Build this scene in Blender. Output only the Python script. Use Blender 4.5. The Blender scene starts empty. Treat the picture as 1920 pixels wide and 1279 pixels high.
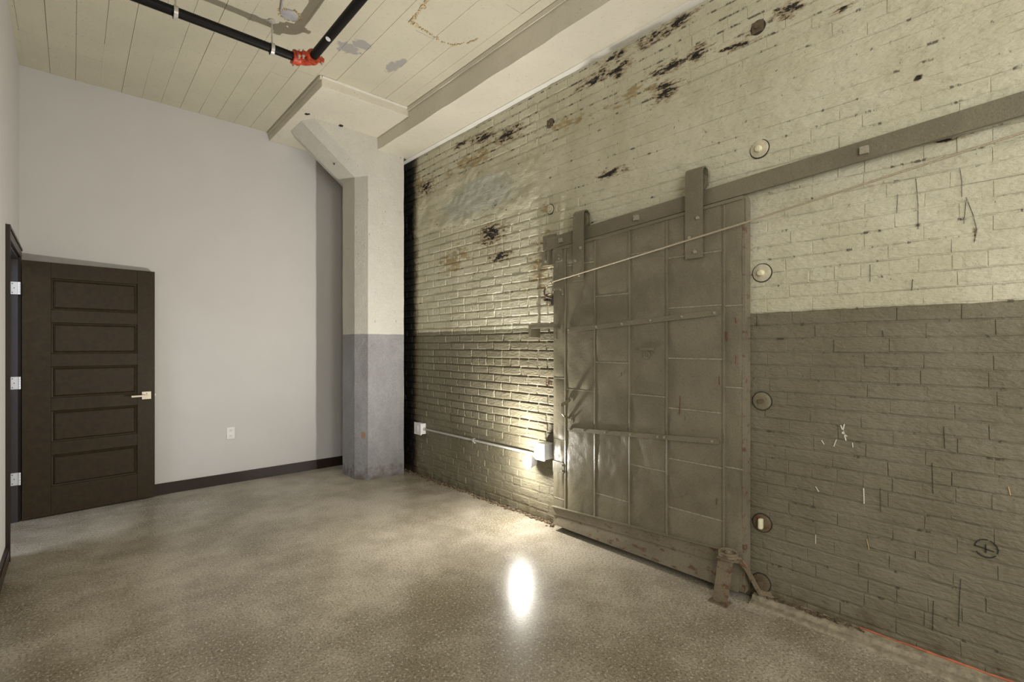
import bpy, bmesh, math, random
from mathutils import Vector, Matrix, noise
random.seed(7)
scene = bpy.context.scene
COL = scene.collection

# ------------------------------------------------------------------ camera
FPX, YAW, HORIZ, EYE = 918.68, math.radians(41.925), 650.0, 1.36
cam_d = bpy.data.cameras.new('camera')
cam_d.sensor_width = 36.0
cam_d.lens = FPX * 36.0 / 1920.0
cam_d.shift_y = (HORIZ - 639.5) / 1920.0
cam_d.clip_start = 0.02
cam = bpy.data.objects.new('camera', cam_d)
COL.objects.link(cam)
cam.location = (0, 0, EYE)
cam.rotation_euler = (math.pi / 2, 0, -YAW)
scene.camera = cam

# ------------------------------------------------------------------ world, daylight, exposure
XL, XR, YB, YF, ZC = -0.312, 2.75, 5.51, -3.2, 3.60
world = bpy.data.worlds.new('sky')
scene.world = world
world.use_nodes = True
bg = world.node_tree.nodes['Background']
bg.inputs[0].default_value = (0.80, 0.90, 1.0, 1)
bg.inputs[1].default_value = 1.2

def area_light(name, loc, rot, sx, sy, power, color):
    d = bpy.data.lights.new(name, 'AREA')
    d.shape = 'RECTANGLE'; d.size = sx; d.size_y = sy
    d.energy = power; d.color = color
    o = bpy.data.objects.new(name, d); COL.objects.link(o)
    o.location = loc; o.rotation_euler = rot
    return o
# daylight entering the tall window behind the camera and the one beside it in the left wall
area_light('window_daylight', (1.2, YF + 0.02, 2.0), (math.radians(90), 0, 0), 1.4, 2.2, 52, (1.0, 0.965, 0.90))
area_light('window_daylight', (XL + 0.02, -1.75, 2.0), (0, math.radians(-90), 0), 2.2, 1.4, 80, (1.0, 0.965, 0.90))
# lamp in the corridor beyond the open door
area_light('corridor_daylight', (-1.6, 4.6, 2.5), (0, math.radians(-35), 0), 0.9, 0.9, 34, (0.78, 0.86, 1.0))

vs = scene.view_settings
vs.view_transform = 'Standard'
vs.look = 'None'
vs.gamma = 1.0
vs.use_curve_mapping = False
vs.exposure = 0.12
LAMP_SPOT, LAMP_SPILL = 215.0, 30.0
scene.cycles.max_bounces = 6
scene.cycles.diffuse_bounces = 4
scene.cycles.glossy_bounces = 3

def px(x, y, X=XR):
    """y, z on the plane x = X of a point measured in the photograph"""
    l = (x - 960) / FPX
    S_, C_ = math.sin(YAW), math.cos(YAW)
    t_ = X / (S_ + C_ * l)
    return (t_ * (C_ - S_ * l), EYE + t_ * (HORIZ - y) / FPX)
def blob(x, y, rx, ry):
    (a, z), (b, _) = px(x, y), px(x + rx, y)
    _, z2 = px(x, y - ry)
    return ((XR, a, z), (0.3, abs(b - a), abs(z2 - z)))
# ------------------------------------------------------------------ node helpers
class NT:
    def __init__(self, name):
        self.m = bpy.data.materials.new(name)
        self.m.use_nodes = True
        self.t = self.m.node_tree
        self.b = self.t.nodes['Principled BSDF']
        self._pos = None
    def n(self, typ, **kw):
        nd = self.t.nodes.new(typ)
        for k, v in kw.items():
            setattr(nd, k, v)
        return nd
    def link(self, a, b):
        self.t.links.new(a, b)
    def put(self, sock, v):
        if hasattr(v, 'is_linked') or isinstance(v, bpy.types.NodeSocket):
            self.link(v, sock)
        else:
            if isinstance(v, (tuple, list)) and len(v) == 3 and sock.type == 'RGBA':
                v = (*v, 1)
            sock.default_value = v
    def pos(self):
        if self._pos is None:
            self._pos = self.n('ShaderNodeNewGeometry').outputs['Position']
        return self._pos
    def xyz(self):
        s = self.n('ShaderNodeSeparateXYZ'); self.link(self.pos(), s.inputs[0])
        return s.outputs
    def math(self, op, a, b=0.0, clamp=False):
        nd = self.n('ShaderNodeMath', operation=op); nd.use_clamp = clamp
        self.put(nd.inputs[0], a); self.put(nd.inputs[1], b)
        return nd.outputs[0]
    def vmath(self, op, a, b):
        nd = self.n('ShaderNodeVectorMath', operation=op)
        self.put(nd.inputs[0], a); self.put(nd.inputs[1], b)
        return nd.outputs['Value'] if op == 'LENGTH' else nd.outputs[0]
    def noise(self, scale, detail=4, rough=0.55, vec=None, stretch=None, dist=0.0):
        v = vec if vec is not None else self.pos()
        if stretch:
            v = self.vmath('MULTIPLY', v, stretch)
        nd = self.n('ShaderNodeTexNoise')
        self.link(v, nd.inputs['Vector'])
        nd.inputs['Scale'].default_value = scale
        nd.inputs['Detail'].default_value = detail
        nd.inputs['Roughness'].default_value = rough
        nd.inputs['Distortion'].default_value = dist
        return nd.outputs[0]
    def voronoi(self, scale, feature='F1', stretch=None):
        v = self.pos()
        if stretch:
            v = self.vmath('MULTIPLY', v, stretch)
        nd = self.n('ShaderNodeTexVoronoi', feature=feature)
        self.link(v, nd.inputs['Vector']); nd.inputs['Scale'].default_value = scale
        return nd.outputs
    def step(self, v, a, b, lo=0.0, hi=1.0):
        nd = self.n('ShaderNodeMapRange'); nd.interpolation_type = 'SMOOTHSTEP'
        self.put(nd.inputs[0], v)
        for i, x in enumerate((a, b, lo, hi)):
            nd.inputs[i + 1].default_value = x
        return nd.outputs[0]
    def mix(self, f, a, b, blend='MIX'):
        nd = self.n('ShaderNodeMix', data_type='RGBA', blend_type=blend)
        self.put(nd.inputs[0], f); self.put(nd.inputs[6], a); self.put(nd.inputs[7], b)
        return nd.outputs[2]
    def bump(self, h, strength=0.3, dist=0.01):
        nd = self.n('ShaderNodeBump')
        nd.inputs['Strength'].default_value = strength
        nd.inputs['Distance'].default_value = dist
        self.link(h, nd.inputs['Height'])
        self.link(nd.outputs[0], self.b.inputs['Normal'])
    def blobs(self, lst):
        """1 at a blob's centre falling to 0 at its rim; lst of (centre, radii)"""
        acc = None
        for c, r in lst:
            d = self.vmath('SUBTRACT', self.pos(), tuple(c))
            d = self.vmath('MULTIPLY', d, tuple(1.0 / q for q in r))
            l = self.vmath('LENGTH', d, (0, 0, 0))
            acc = l if acc is None else self.math('MINIMUM', acc, l)
        return self.math('SUBTRACT', 1.0, acc)
    def done(self, color, rough=0.6, spec=0.5, metal=0.0):
        self.put(self.b.inputs['Base Color'], color)
        self.put(self.b.inputs['Roughness'], rough)
        self.b.inputs['Specular IOR Level'].default_value = spec
        self.put(self.b.inputs['Metallic'], metal)
        return self.m

def simple(name, col, rough=0.5, var=0.12, scale=40, spec=0.5, metal=0.0, bump=0.0):
    t = NT(name)
    n = t.noise(scale, 4)
    c = t.mix(t.step(n, 0.3, 0.7), tuple(x * (1 - var) for x in col), tuple(min(1, x * (1 + var)) for x in col))
    if bump:
        t.bump(t.noise(scale * 3, 3), bump, 0.004)
    return t.done(c, rough, spec, metal)

# ------------------------------------------------------------------ materials
M = {}
M['white'] = simple('white_wall_paint', (0.55, 0.535, 0.515), 0.75, 0.015, 3, 0.3, bump=0.03)
M['door_wood'] = simple('espresso_door_paint', (0.032, 0.021, 0.009), 0.45, 0.18, 30, 0.2)
M['jamb'] = simple('charcoal_jamb_paint', (0.035, 0.032, 0.034), 0.4, 0.08, 8)
M['brownbase'] = simple('espresso_baseboard_paint', (0.026, 0.016, 0.012), 0.35, 0.1, 6, 0.3)
M['nickel'] = simple('satin_nickel', (0.62, 0.56, 0.44), 0.32, 0.05, 20, metal=0.9)
M['hinge'] = simple('bright_hinge_steel', (0.75, 0.75, 0.76), 0.4, 0.04, 20, metal=0.55)
M['plastic'] = simple('white_plastic', (0.70, 0.69, 0.67), 0.45, 0.02, 20)
M['slot'] = simple('dark_slot', (0.02, 0.02, 0.02), 0.6, 0.05, 20)
M['boxwhite'] = simple('white_box_enamel', (0.72, 0.72, 0.72), 0.4, 0.03, 20)
M['conduit'] = simple('grey_conduit_paint', (0.40, 0.39, 0.37), 0.4, 0.06, 20)
M['redfit'] = simple('red_coupling_paint', (0.42, 0.045, 0.012), 0.45, 0.5, 45)
M['hanger'] = simple('galvanised_hanger', (0.55, 0.53, 0.48), 0.4, 0.1, 60, metal=0.5)
M['rope'] = simple('braided_steel_rope', (0.33, 0.28, 0.20), 0.55, 0.3, 300)
M['boltm'] = simple('painted_bolt_head', (0.28, 0.25, 0.19), 0.4, 0.2, 200)
M['greypatch'] = simple('grey_cover_plate', (0.36, 0.36, 0.37), 0.6, 0.12, 30)
M['windowframe'] = simple('window_frame_paint', (0.10, 0.10, 0.10), 0.5, 0.05, 20)

t = NT('black_pipe_enamel')
sp = t.step(t.noise(220, 2), 0.70, 0.76)
M['pipe'] = t.done(t.mix(sp, (0.004, 0.003, 0.003), (0.10, 0.08, 0.075)), 0.5, 0.22)

t = NT('glass')
t.b.inputs['Transmission Weight'].default_value = 1.0
t.b.inputs['IOR'].default_value = 1.0
M['glass'] = t.done((0.95, 0.97, 0.97), 0.02, 0.2)

# cream painted concrete of ceiling, beam and column head
def concrete(name, base, grey_blobs=None, rust=None, pits=True):
    t = NT(name)
    n1, n2 = t.noise(1.4, 5), t.noise(22, 5)
    c = t.mix(t.step(n1, 0.3, 0.7), tuple(x * 0.93 for x in base), tuple(min(1, x * 1.04) for x in base))
    c = t.mix(t.math('MULTIPLY', t.step(n2, 0.52, 0.75), 0.22), c, tuple(x * 0.72 for x in base))
    if pits:
        pit = t.math('MULTIPLY', t.step(t.noise(60, 3), 0.66, 0.72), 0.6)
        c = t.mix(pit, c, tuple(x * 0.40 for x in base))
    if grey_blobs:
        m = t.math('ADD', t.blobs(grey_blobs), t.math('MULTIPLY', t.math('SUBTRACT', t.noise(28, 4), 0.5), 1.1))
        c = t.mix(t.math('MULTIPLY', t.step(m, 0.25, 0.45), 0.85), c, (0.30, 0.29, 0.28))
    t.bump(t.math('ADD', t.noise(60, 5), t.math('MULTIPLY', t.noise(8, 4), 1.2)), 0.30, 0.006)
    return t.done(c, 0.72, 0.3)
M['ceil'] = concrete('cream_board_marked_concrete', (0.545, 0.508, 0.398),
    [((1.545, 3.56, ZC), (0.13, 0.10, 0.2)), ((1.60, 3.45, ZC), (0.10, 0.09, 0.2)), ((1.905, 3.55, ZC), (0.065, 0.14, 0.2)), ((1.93, 3.46, ZC), (0.05, 0.1, 0.2))])
M['concrete'] = concrete('cream_painted_concrete', (0.64, 0.60, 0.50))
M['caulk'] = concrete('white_caulked_strip', (0.74, 0.72, 0.66), pits=False)
M['ridge'] = simple('rusty_plaster_ridge', (0.50, 0.40, 0.25), 0.8, 0.35, 60, bump=0.5)

# column: cream above the paint line, blue-grey below, grime at the foot
t = NT('two_tone_column_paint')
p = t.xyz()
zline = t.math('ADD', p[2], t.math('MULTIPLY', t.math('SUBTRACT', t.noise(9, 3), 0.5), 0.012))
low = t.step(zline, 1.487, 1.491, 1.0, 0.0)
n1 = t.math('ADD', t.math('MULTIPLY', t.noise(70, 4, 0.7), 0.5), t.math('MULTIPLY', t.noise(5, 5, 0.7, stretch=(1, 1, 0.5)), 0.5))
cream = t.mix(t.step(n1, 0.3, 0.7), (0.53, 0.51, 0.445), (0.60, 0.58, 0.52))
grey = t.mix(t.step(n1, 0.35, 0.68), (0.22, 0.215, 0.215), (0.315, 0.31, 0.315))
c = t.mix(low, cream, grey)
chips = t.step(t.noise(34, 4, 0.6, stretch=(1, 1, 0.5)), 0.68, 0.72)
c = t.mix(t.math('MULTIPLY', chips, 0.7), c, (0.12, 0.115, 0.10))
foot = t.math('ADD', t.step(p[2], 0.0, 0.30, 0.55, 0.0), t.math('MULTIPLY', t.math('SUBTRACT', t.noise(12, 5), 0.5), 1.2))
c = t.mix(t.math('MULTIPLY', t.step(foot, 0.22, 0.75), 0.75), c, (0.085, 0.062, 0.04))
rb = t.math('ADD', t.blobs([((2.2, 4.72, 0.45), (0.05, 0.05, 0.075))]), t.math('MULTIPLY', t.math('SUBTRACT', t.noise(40, 3), 0.5), 1.4))
c = t.mix(t.math('MULTIPLY', t.step(rb, 0.42, 0.62), 0.7), c, (0.34, 0.13, 0.05))
t.bump(t.math('ADD', t.noise(70, 6, 0.65), t.math('MULTIPLY', t.noise(14, 4), 1.2)), 0.55, 0.010)
M['column'] = t.done(c, 0.62, 0.35)

# painted brick: cream over olive grey, peeled and stained
def brick_mat(name):
    t = NT(name)
    p = t.xyz()
    wob = t.math('MULTIPLY', t.math('SUBTRACT', t.noise(11, 3), 0.5), 0.014)
    zl = t.math('ADD', p[2], wob)
    line = t.step(p[1], 1.0, 3.2, 1.541, 1.508)
    low = t.step(t.math('SUBTRACT', zl, line), -0.002, 0.002, 1.0, 0.0)
    n1, n2 = t.noise(2.2, 6, 0.6), t.noise(38, 4)
    cream = t.mix(t.step(n1, 0.3, 0.72), (0.47, 0.44, 0.315), (0.575, 0.545, 0.42))
    olive = t.mix(t.step(n1, 0.3, 0.72), (0.150, 0.133, 0.084), (0.195, 0.176, 0.120))
    c = t.mix(low, cream, olive)
    c = t.mix(t.math('MULTIPLY', t.step(n2, 0.5, 0.75), 0.18), c, (0.10, 0.085, 0.055))
    up = t.math('SUBTRACT', 1.0, low)
    # bluish bare plaster patch and yellowed bloom high on the wall
    pl = t.math('ADD', t.blobs([((XR, 3.55, 2.72), (0.3, 0.75, 0.24))]), t.math('MULTIPLY', t.math('SUBTRACT', t.noise(5, 5), 0.5), 0.9))
    c = t.mix(t.math('MULTIPLY', t.step(pl, 0.1, 0.6), 0.6), c, (0.36, 0.385, 0.34))
    # ochre staining in the course joints under the peeled patches
    och = t.math('ADD', t.blobs([((XR, 3.6, 3.08), (0.3, 1.0, 0.20)), ((XR, 2.5, 3.02), (0.3, 0.5, 0.12)), ((XR, 2.72, 2.0), (0.3, 0.32, 0.45)),
        ((XR, 3.9, 2.2), (0.3, 0.6, 0.25)), ((XR, 2.65, 2.42), (0.3, 0.12, 0.10)), ((XR, 1.85, 3.02), (0.3, 0.35, 0.14)), ((XR, 4.55, 3.1), (0.3, 0.25, 0.22))]),
        t.math('MULTIPLY', t.math('SUBTRACT', t.noise(17, 5, 0.6, stretch=(1, 0.6, 1.5)), 0.5), 2.6))
    c = t.mix(t.math('MULTIPLY', t.math('MULTIPLY', t.step(och, 0.55, 0.95), 0.75), up), c, (0.27, 0.19, 0.065))
    # black peeled patches
    K = [blob(*q) for q in [(1118, 148, 42, 14), (1160, 132, 26, 16), (1232, 66, 45, 14), (1272, 42, 36, 12), (1252, 128, 46, 14), (1306, 100, 26, 16), (1246, 172, 38, 20), (1150, 108, 30, 8),
         (1380, 86, 42, 10), (1478, 20, 32, 16), (1578, 18, 26, 9), (866, 270, 22, 7), (905, 258, 26, 12), (955, 252, 34, 14), (800, 352, 16, 18),
         (922, 440, 30, 24), (938, 482, 22, 14), (1146, 326, 36, 9), (1722, 148, 8, 6), (1030, 715, 8, 18), (1030, 560, 12, 14), (1780, 262, 46, 5), (1828, 440, 6, 14)]]
    blk = t.math('ADD', t.blobs([(c_, tuple(1.2 * q for q in r_)) for c_, r_ in K]),
        t.math('MULTIPLY', t.math('SUBTRACT', t.noise(30, 5, 0.7, stretch=(1, 0.55, 1.6)), 0.5), 3.6))
    halo = t.step(blk, 0.05, 0.65)
    c = t.mix(t.math('MULTIPLY', halo, 0.7), c, (0.20, 0.12, 0.045))
    c = t.mix(t.step(blk, 0.60, 0.74), c, (0.014, 0.012, 0.011))
    # chips along the course joints
    fr = t.math('ABSOLUTE', t.math('SUBTRACT', t.math('FRACT', t.math('MULTIPLY', p[2], 1 / 0.07)), 0.0))
    jn = t.math('MINIMUM', fr, t.math('SUBTRACT', 1.0, fr))
    jm = t.step(jn, 0.03, 0.14, 1.0, 0.0)
    chip = t.math('MULTIPLY', jm, t.step(t.math('ADD', t.noise(19, 5, 0.7, stretch=(1, 0.8, 0.35)), t.step(p[2], 2.8, 3.15, 0.0, 0.07)), 0.59, 0.645))
    c = t.mix(t.math('MULTIPLY', chip, 0.85), c, (0.055, 0.045, 0.03))
    crack = t.math('MULTIPLY', t.step(jn, 0.0, 0.045, 1.0, 0.0), t.step(t.noise(7, 4, 0.7, stretch=(1, 0.7, 2.0)), 0.44, 0.56))
    c = t.mix(t.math('MULTIPLY', crack, 0.5), c, (0.09, 0.075, 0.05))
    dots = t.step(t.noise(75, 2, stretch=(1, 1, 0.5)), 0.71, 0.76)
    c = t.mix(t.math('MULTIPLY', dots, 0.7), c, (0.06, 0.05, 0.035))
    # never painted, sooty strip in the slot behind the column
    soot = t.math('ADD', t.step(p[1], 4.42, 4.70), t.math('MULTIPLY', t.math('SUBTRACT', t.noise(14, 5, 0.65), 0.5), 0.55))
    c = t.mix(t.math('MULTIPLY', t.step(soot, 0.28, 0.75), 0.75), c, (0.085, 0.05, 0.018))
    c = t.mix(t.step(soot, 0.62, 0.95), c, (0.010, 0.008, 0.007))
    # grime at the foot
    ft = t.math('ADD', t.step(p[2], 0.0, 0.22, 0.5, 0.0), t.math('MULTIPLY', t.math('SUBTRACT', t.noise(13, 5), 0.5), 1.0))
    c = t.mix(t.math('MULTIPLY', t.step(ft, 0.25, 0.6), 0.6), c, (0.075, 0.05, 0.025))
    t.bump(t.math('ADD', t.noise(55, 5, 0.65, stretch=(1, 0.6, 1.4)), t.math('MULTIPLY', t.noise(9, 4, 0.6, stretch=(1, 0.5, 1.5)), 2.2)), 0.75, 0.010)
    return t.done(c, t.mix(low, (0.65,) * 3, (0.52,) * 3), 0.4)
M['brick'] = brick_mat('painted_brick')

# polished concrete floor
t = NT('polished_concrete')
n0, n1 = t.noise(0.8, 3, 0.5), t.noise(3.0, 5, 0.6)
a = t.math('ADD', t.math('MULTIPLY', n0, 0.55), t.math('MULTIPLY', n1, 0.45))
c = t.mix(t.step(a, 0.36, 0.66), (0.23, 0.195, 0.135), (0.50, 0.45, 0.36))
dark = t.math('MULTIPLY', t.step(t.noise(85, 3, 0.7), 0.46, 0.66), 0.62)
c = t.mix(dark, c, (0.075, 0.060, 0.038))
lite = t.math('MULTIPLY', t.step(t.noise(70, 3, 0.7, stretch=(1.3, 0.9, 1)), 0.54, 0.68), 0.65)
c = t.mix(lite, c, (0.66, 0.62, 0.52))
t.bump(t.noise(90, 4), 0.06, 0.004)
M['floor'] = t.done(c, t.step(n0, 0.3, 0.7, 0.24, 0.32), 0.20)

# old grey paint on the tin clad door
def steel(name, base, rough=0.36, rust_amt=0.0):
    t = NT(name)
    n1, n2 = t.noise(3.5, 6, 0.6), t.noise(120, 3)
    c = t.mix(t.step(n1, 0.3, 0.7), tuple(x * 0.84 for x in base), tuple(x * 1.14 for x in base))
    c = t.mix(t.math('MULTIPLY', t.step(n2, 0.48, 0.72), 0.45), c, tuple(x * 0.45 for x in base))
    c = t.mix(t.math('MULTIPLY', t.step(t.noise(95, 3, 0.7), 0.58, 0.72), 0.35), c, tuple(x * 1.8 for x in base))
    r = t.step(t.noise(17, 6, 0.65, stretch=(1, 0.7, 1.6)), 0.70 - rust_amt, 0.78 - rust_amt)
    c = t.mix(t.math('MULTIPLY', r, 0.75), c, (0.10, 0.038, 0.016))
    t.bump(t.math('ADD', t.noise(160, 3), t.math('MULTIPLY', t.noise(30, 4), 1.2)), 0.35, 0.004)
    return t.done(c, t.step(n1, 0.3, 0.7, rough - 0.06, rough + 0.08), 0.5)
M['steel'] = steel('old_grey_tin_paint', (0.165, 0.146, 0.096))
M['steelrust'] = steel('rusty_grey_tin_paint', (0.18, 0.155, 0.108), 0.45, 0.14)
M['seamworn'] = simple('worn_seam_edge', (0.27, 0.245, 0.18), 0.4, 0.25, 60)
M['track'] = steel('grey_track_paint', (0.165, 0.145, 0.095), 0.45, 0.02)
M['guide'] = steel('rusty_guide_paint', (0.19, 0.155, 0.10), 0.5, 0.17)
M['anchor_grey'] = steel('grey_anchor_paint', (0.175, 0.155, 0.10), 0.5, 0.03)
M['anchor_rust'] = steel('rusty_anchor', (0.115, 0.085, 0.05), 0.55, 0.16)
M['anchor_cream'] = simple('cream_anchor_paint', (0.48, 0.44, 0.32), 0.55, 0.15, 30, bump=0.3)
M['nub'] = simple('bare_cream_rod_end', (0.72, 0.68, 0.47), 0.5, 0.08, 60)
M['gap'] = simple('dark_anchor_gap', (0.03, 0.026, 0.018), 0.7, 0.2, 60)
M['kerb'] = simple('worn_concrete_kerb', (0.25, 0.215, 0.15), 0.75, 0.25, 35, bump=0.6)
M['debris'] = simple('crumbled_mortar', (0.13, 0.095, 0.055), 0.9, 0.5, 60, bump=0.6)
M['redline'] = simple('orange_sealant', (0.40, 0.12, 0.06), 0.6, 0.25, 20, bump=0.2)
M['marker'] = simple('black_marker', (0.012, 0.012, 0.012), 0.6, 0.1, 50)
M['whitescuff'] = simple('white_scuff', (0.66, 0.63, 0.54), 0.6, 0.1, 50)
M['tanscuff'] = simple('tan_scuff', (0.46, 0.33, 0.17), 0.6, 0.1, 50)
M['redscratch'] = simple('red_scratch', (0.15, 0.035, 0.02), 0.6, 0.2, 50)
M['boardshade'] = M['ceil']

t = NT('glowing_lamp_lens')
t.b.inputs['Emission Color'].default_value = (1.0, 0.97, 0.86, 1)
t.b.inputs['Emission Strength'].default_value = 22.0
M['lens'] = t.done((0.9, 0.9, 0.85), 0.2)

# ------------------------------------------------------------------ mesh builder
class MB:
    def __init__(self):
        self.v, self.f = [], []
    def add(self, vs_, fs_):
        o = len(self.v)
        self.v += [tuple(q) for q in vs_]
        self.f += [tuple(i + o for i in q) for q in fs_]
        return self
    def box(self, x0, x1, y0, y1, z0, z1, bev=0.0):
        if bev > 0:
            bm = bmesh.new()
            bmesh.ops.create_cube(bm, size=1)
            for q in bm.verts:
                q.co = Vector(((x0 + x1) / 2 + q.co.x * (x1 - x0), (y0 + y1) / 2 + q.co.y * (y1 - y0), (z0 + z1) / 2 + q.co.z * (z1 - z0)))
            bmesh.ops.bevel(bm, geom=bm.edges[:], offset=bev, segments=2, profile=0.6, affect='EDGES')
            self.bm(bm)
            return self
        vs_ = [(x, y, z) for z in (z0, z1) for y in (y0, y1) for x in (x0, x1)]
        return self.add(vs_, [(0, 2, 3, 1), (4, 5, 7, 6), (0, 1, 5, 4), (2, 6, 7, 3), (0, 4, 6, 2), (1, 3, 7, 5)])
    def bm(self, bm):
        bm.verts.ensure_lookup_table(); bm.verts.index_update()
        self.add([q.co for q in bm.verts], [[w.index for w in q.verts] for q in bm.faces])
        bm.free()
        return self
    def hexa(self, p):
        """8 corners: bottom 4 ccw then top 4 ccw"""
        return self.add(p, [(3, 2, 1, 0), (4, 5, 6, 7), (0, 1, 5, 4), (1, 2, 6, 5), (2, 3, 7, 6), (3, 0, 4, 7)])
    def prism(self, poly, axis, a, b):
        """poly: 2d points in the two remaining axes, extruded along axis from a to b"""
        n = len(poly)
        def pt(u, w, h):
            return {'x': (h, u, w), 'y': (u, h, w), 'z': (u, w, h)}[axis]
        vs_ = [pt(u, w, a) for u, w in poly] + [pt(u, w, b) for u, w in poly]
        fs_ = [tuple(range(n))[::-1], tuple(range(n, 2 * n))] + [(i, (i + 1) % n, n + (i + 1) % n, n + i) for i in range(n)]
        return self.add(vs_, fs_)
    def cyl(self, p, q, r, n=16, r2=None, caps=True):
        p, q = Vector(p), Vector(q)
        r2 = r if r2 is None else r2
        d = (q - p).normalized()
        u = d.orthogonal().normalized(); w = d.cross(u)
        vs_ = []
        for c, rr in ((p, r), (q, r2)):
            for i in range(n):
                a = 2 * math.pi * i / n
                vs_.append(c + (u * math.cos(a) + w * math.sin(a)) * rr)
        fs_ = [(i, (i + 1) % n, n + (i + 1) % n, n + i) for i in range(n)]
        if caps:
            fs_ += [tuple(range(n))[::-1], tuple(range(n, 2 * n))]
        return self.add(vs_, fs_)
    def lathe(self, c, axis, prof, n=24):
        """prof: (radius, height along axis)"""
        c, d = Vector(c), Vector(axis).normalized()
        u = d.orthogonal().normalized(); w = d.cross(u)
        vs_, fs_ = [], []
        for r, h in prof:
            for i in range(n):
                a = 2 * math.pi * i / n
                vs_.append(c + d * h + (u * math.cos(a) + w * math.sin(a)) * max(r, 1e-5))
        for k in range(len(prof) - 1):
            for i in range(n):
                j = (i + 1) % n
                fs_.append((k * n + i, k * n + j, (k + 1) * n + j, (k + 1) * n + i))
        fs_.append(tuple(range(n))[::-1]); fs_.append(tuple(range((len(prof) - 1) * n, len(prof) * n)))
        return self.add(vs_, fs_)
    def tube(self, pts, r, n=10):
        pts = [Vector(q) for q in pts]
        vs_, fs_ = [], []
        u = None
        for i, c in enumerate(pts):
            d = ((pts[min(i + 1, len(pts) - 1)] - pts[max(i - 1, 0)])).normalized()
            u = d.orthogonal().normalized() if u is None else (u - d * u.dot(d)).normalized()
            w = d.cross(u)
            rr = r[i] if isinstance(r, (list, tuple)) else r
            for k in range(n):
                a = 2 * math.pi * k / n
                vs_.append(c + (u * math.cos(a) + w * math.sin(a)) * rr)
        for i in range(len(pts) - 1):
            for k in range(n):
                j = (k + 1) % n
                fs_.append((i * n + k, i * n + j, (i + 1) * n + j, (i + 1) * n + k))
        fs_ += [tuple(range(n))[::-1], tuple(range((len(pts) - 1) * n, len(pts) * n))]
        return self.add(vs_, fs_)
    def strip(self, pts, side, thick_dir, w, th):
        """flat bar following pts, w wide along side, th thick along thick_dir(list or vec)"""
        pts = [Vector(q) for q in pts]; s = Vector(side).normalized()
        vs_, fs_ = [], []
        for i, c in enumerate(pts):
            d = (pts[min(i + 1, len(pts) - 1)] - pts[max(i - 1, 0)]).normalized()
            t_ = s.cross(d).normalized()
            for a, b in ((-1, -1), (1, -1), (1, 1), (-1, 1)):
                vs_.append(c + s * (a * w / 2) + t_ * (b * th / 2))
        for i in range(len(pts) - 1):
            for k in range(4):
                j = (k + 1) % 4
                fs_.append((i * 4 + k, i * 4 + j, i * 4 + 4 + j, i * 4 + 4 + k))
        m = (len(pts) - 1) * 4
        fs_ += [(3, 2, 1, 0), (m, m + 1, m + 2, m + 3)]
        return self.add(vs_, fs_)
    def mesh(self, name, mat, off=(0, 0, 0), smooth=False):
        me = bpy.data.meshes.new(name)
        o = Vector(off)
        me.from_pydata([tuple(Vector(q) - o) for q in self.v], [], self.f)
        bm = bmesh.new(); bm.from_mesh(me)
        bmesh.ops.recalc_face_normals(bm, faces=bm.faces[:])
        bm.to_mesh(me); bm.free()
        me.materials.append(mat)
        if smooth:
            for q in me.polygons:
                q.use_smooth = True
        me.update()
        return me
    def build(self, name, mat, parent=None, smooth=False, origin=None):
        off = Vector((0, 0, 0))
        if parent is not None:
            off = wloc(parent)
        elif origin is not None:
            off = Vector(origin)
        me = self.mesh(name, M[mat] if isinstance(mat, str) else mat, off, smooth)
        if smooth:
            try:
                me.set_sharp_from_angle(angle=math.radians(38))
            except Exception:
                pass
        ob = bpy.data.objects.new(name, me)
        COL.objects.link(ob)
        if parent is not None:
            ob.parent = parent
        else:
            ob.location = off
        return ob

def wloc(o):
    v = Vector(o.location)
    while o.parent is not None:
        o = o.parent
        v += Vector(o.location)
    return v
def tag(o, label=None, cat=None, group=None, kind=None):
    if label: o['label'] = label
    if cat: o['category'] = cat
    if group: o['group'] = group
    if kind: o['kind'] = kind
    return o
def thing(name, loc, label, cat, group=None):
    o = bpy.data.objects.new(name, None)
    o.empty_display_size = 0.05
    COL.objects.link(o); o.location = loc
    return tag(o, label, cat, group)
def struct(name, mb, mat, label, smooth=False):
    return tag(mb.build(name, mat, smooth=smooth), label=label, kind='structure')
def place(name, me, loc, parent, rot=None):
    o = bpy.data.objects.new(name, me); COL.objects.link(o)
    o.parent = parent; o.location = Vector(loc) - wloc(parent)
    if rot: o.rotation_euler = rot
    return o

# ------------------------------------------------------------------ shell
floor = struct('floor', MB().box(-3.0, XR + 0.3, YF - 0.2, YB + 0.2, -0.12, 0), 'floor', 'mottled polished concrete floor')
ceiling = struct('ceiling', MB().box(XL - 0.2, XR + 0.3, YF - 0.2, YB + 0.2, ZC + 0.003, ZC + 0.15), 'ceil', 'cream board-marked concrete ceiling')
wall_back = struct('wall_back', MB().box(XL - 0.15, XR + 0.3, YB, YB + 0.15, 0, ZC + 0.01), 'white', 'plain white painted back wall')
OP0, OP1, OPZ = 4.50, 5.395, 2.055            # doorway in the left wall
wl = MB().box(XL - 0.13, XL, YF, -2.5, 0, ZC + 0.01).box(XL - 0.13, XL, -1.0, OP0, 0, ZC + 0.01).box(XL - 0.13, XL, -2.5, -1.0, 0, 0.85).box(XL - 0.13, XL, -2.5, -1.0, 3.15, ZC + 0.01)
wl.box(XL - 0.13, XL, OP1, YB, 0, ZC + 0.01).box(XL - 0.13, XL, OP0, OP1, OPZ, ZC + 0.01)
wall_left = struct('wall_left', wl, 'white', 'plain white left wall with the open doorway')
wall_right = struct('wall_right', MB().box(XR, XR + 0.25, YF, YB, 0, ZC + 0.01), 'brick', 'old brick wall painted cream above and olive grey below')
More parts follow.
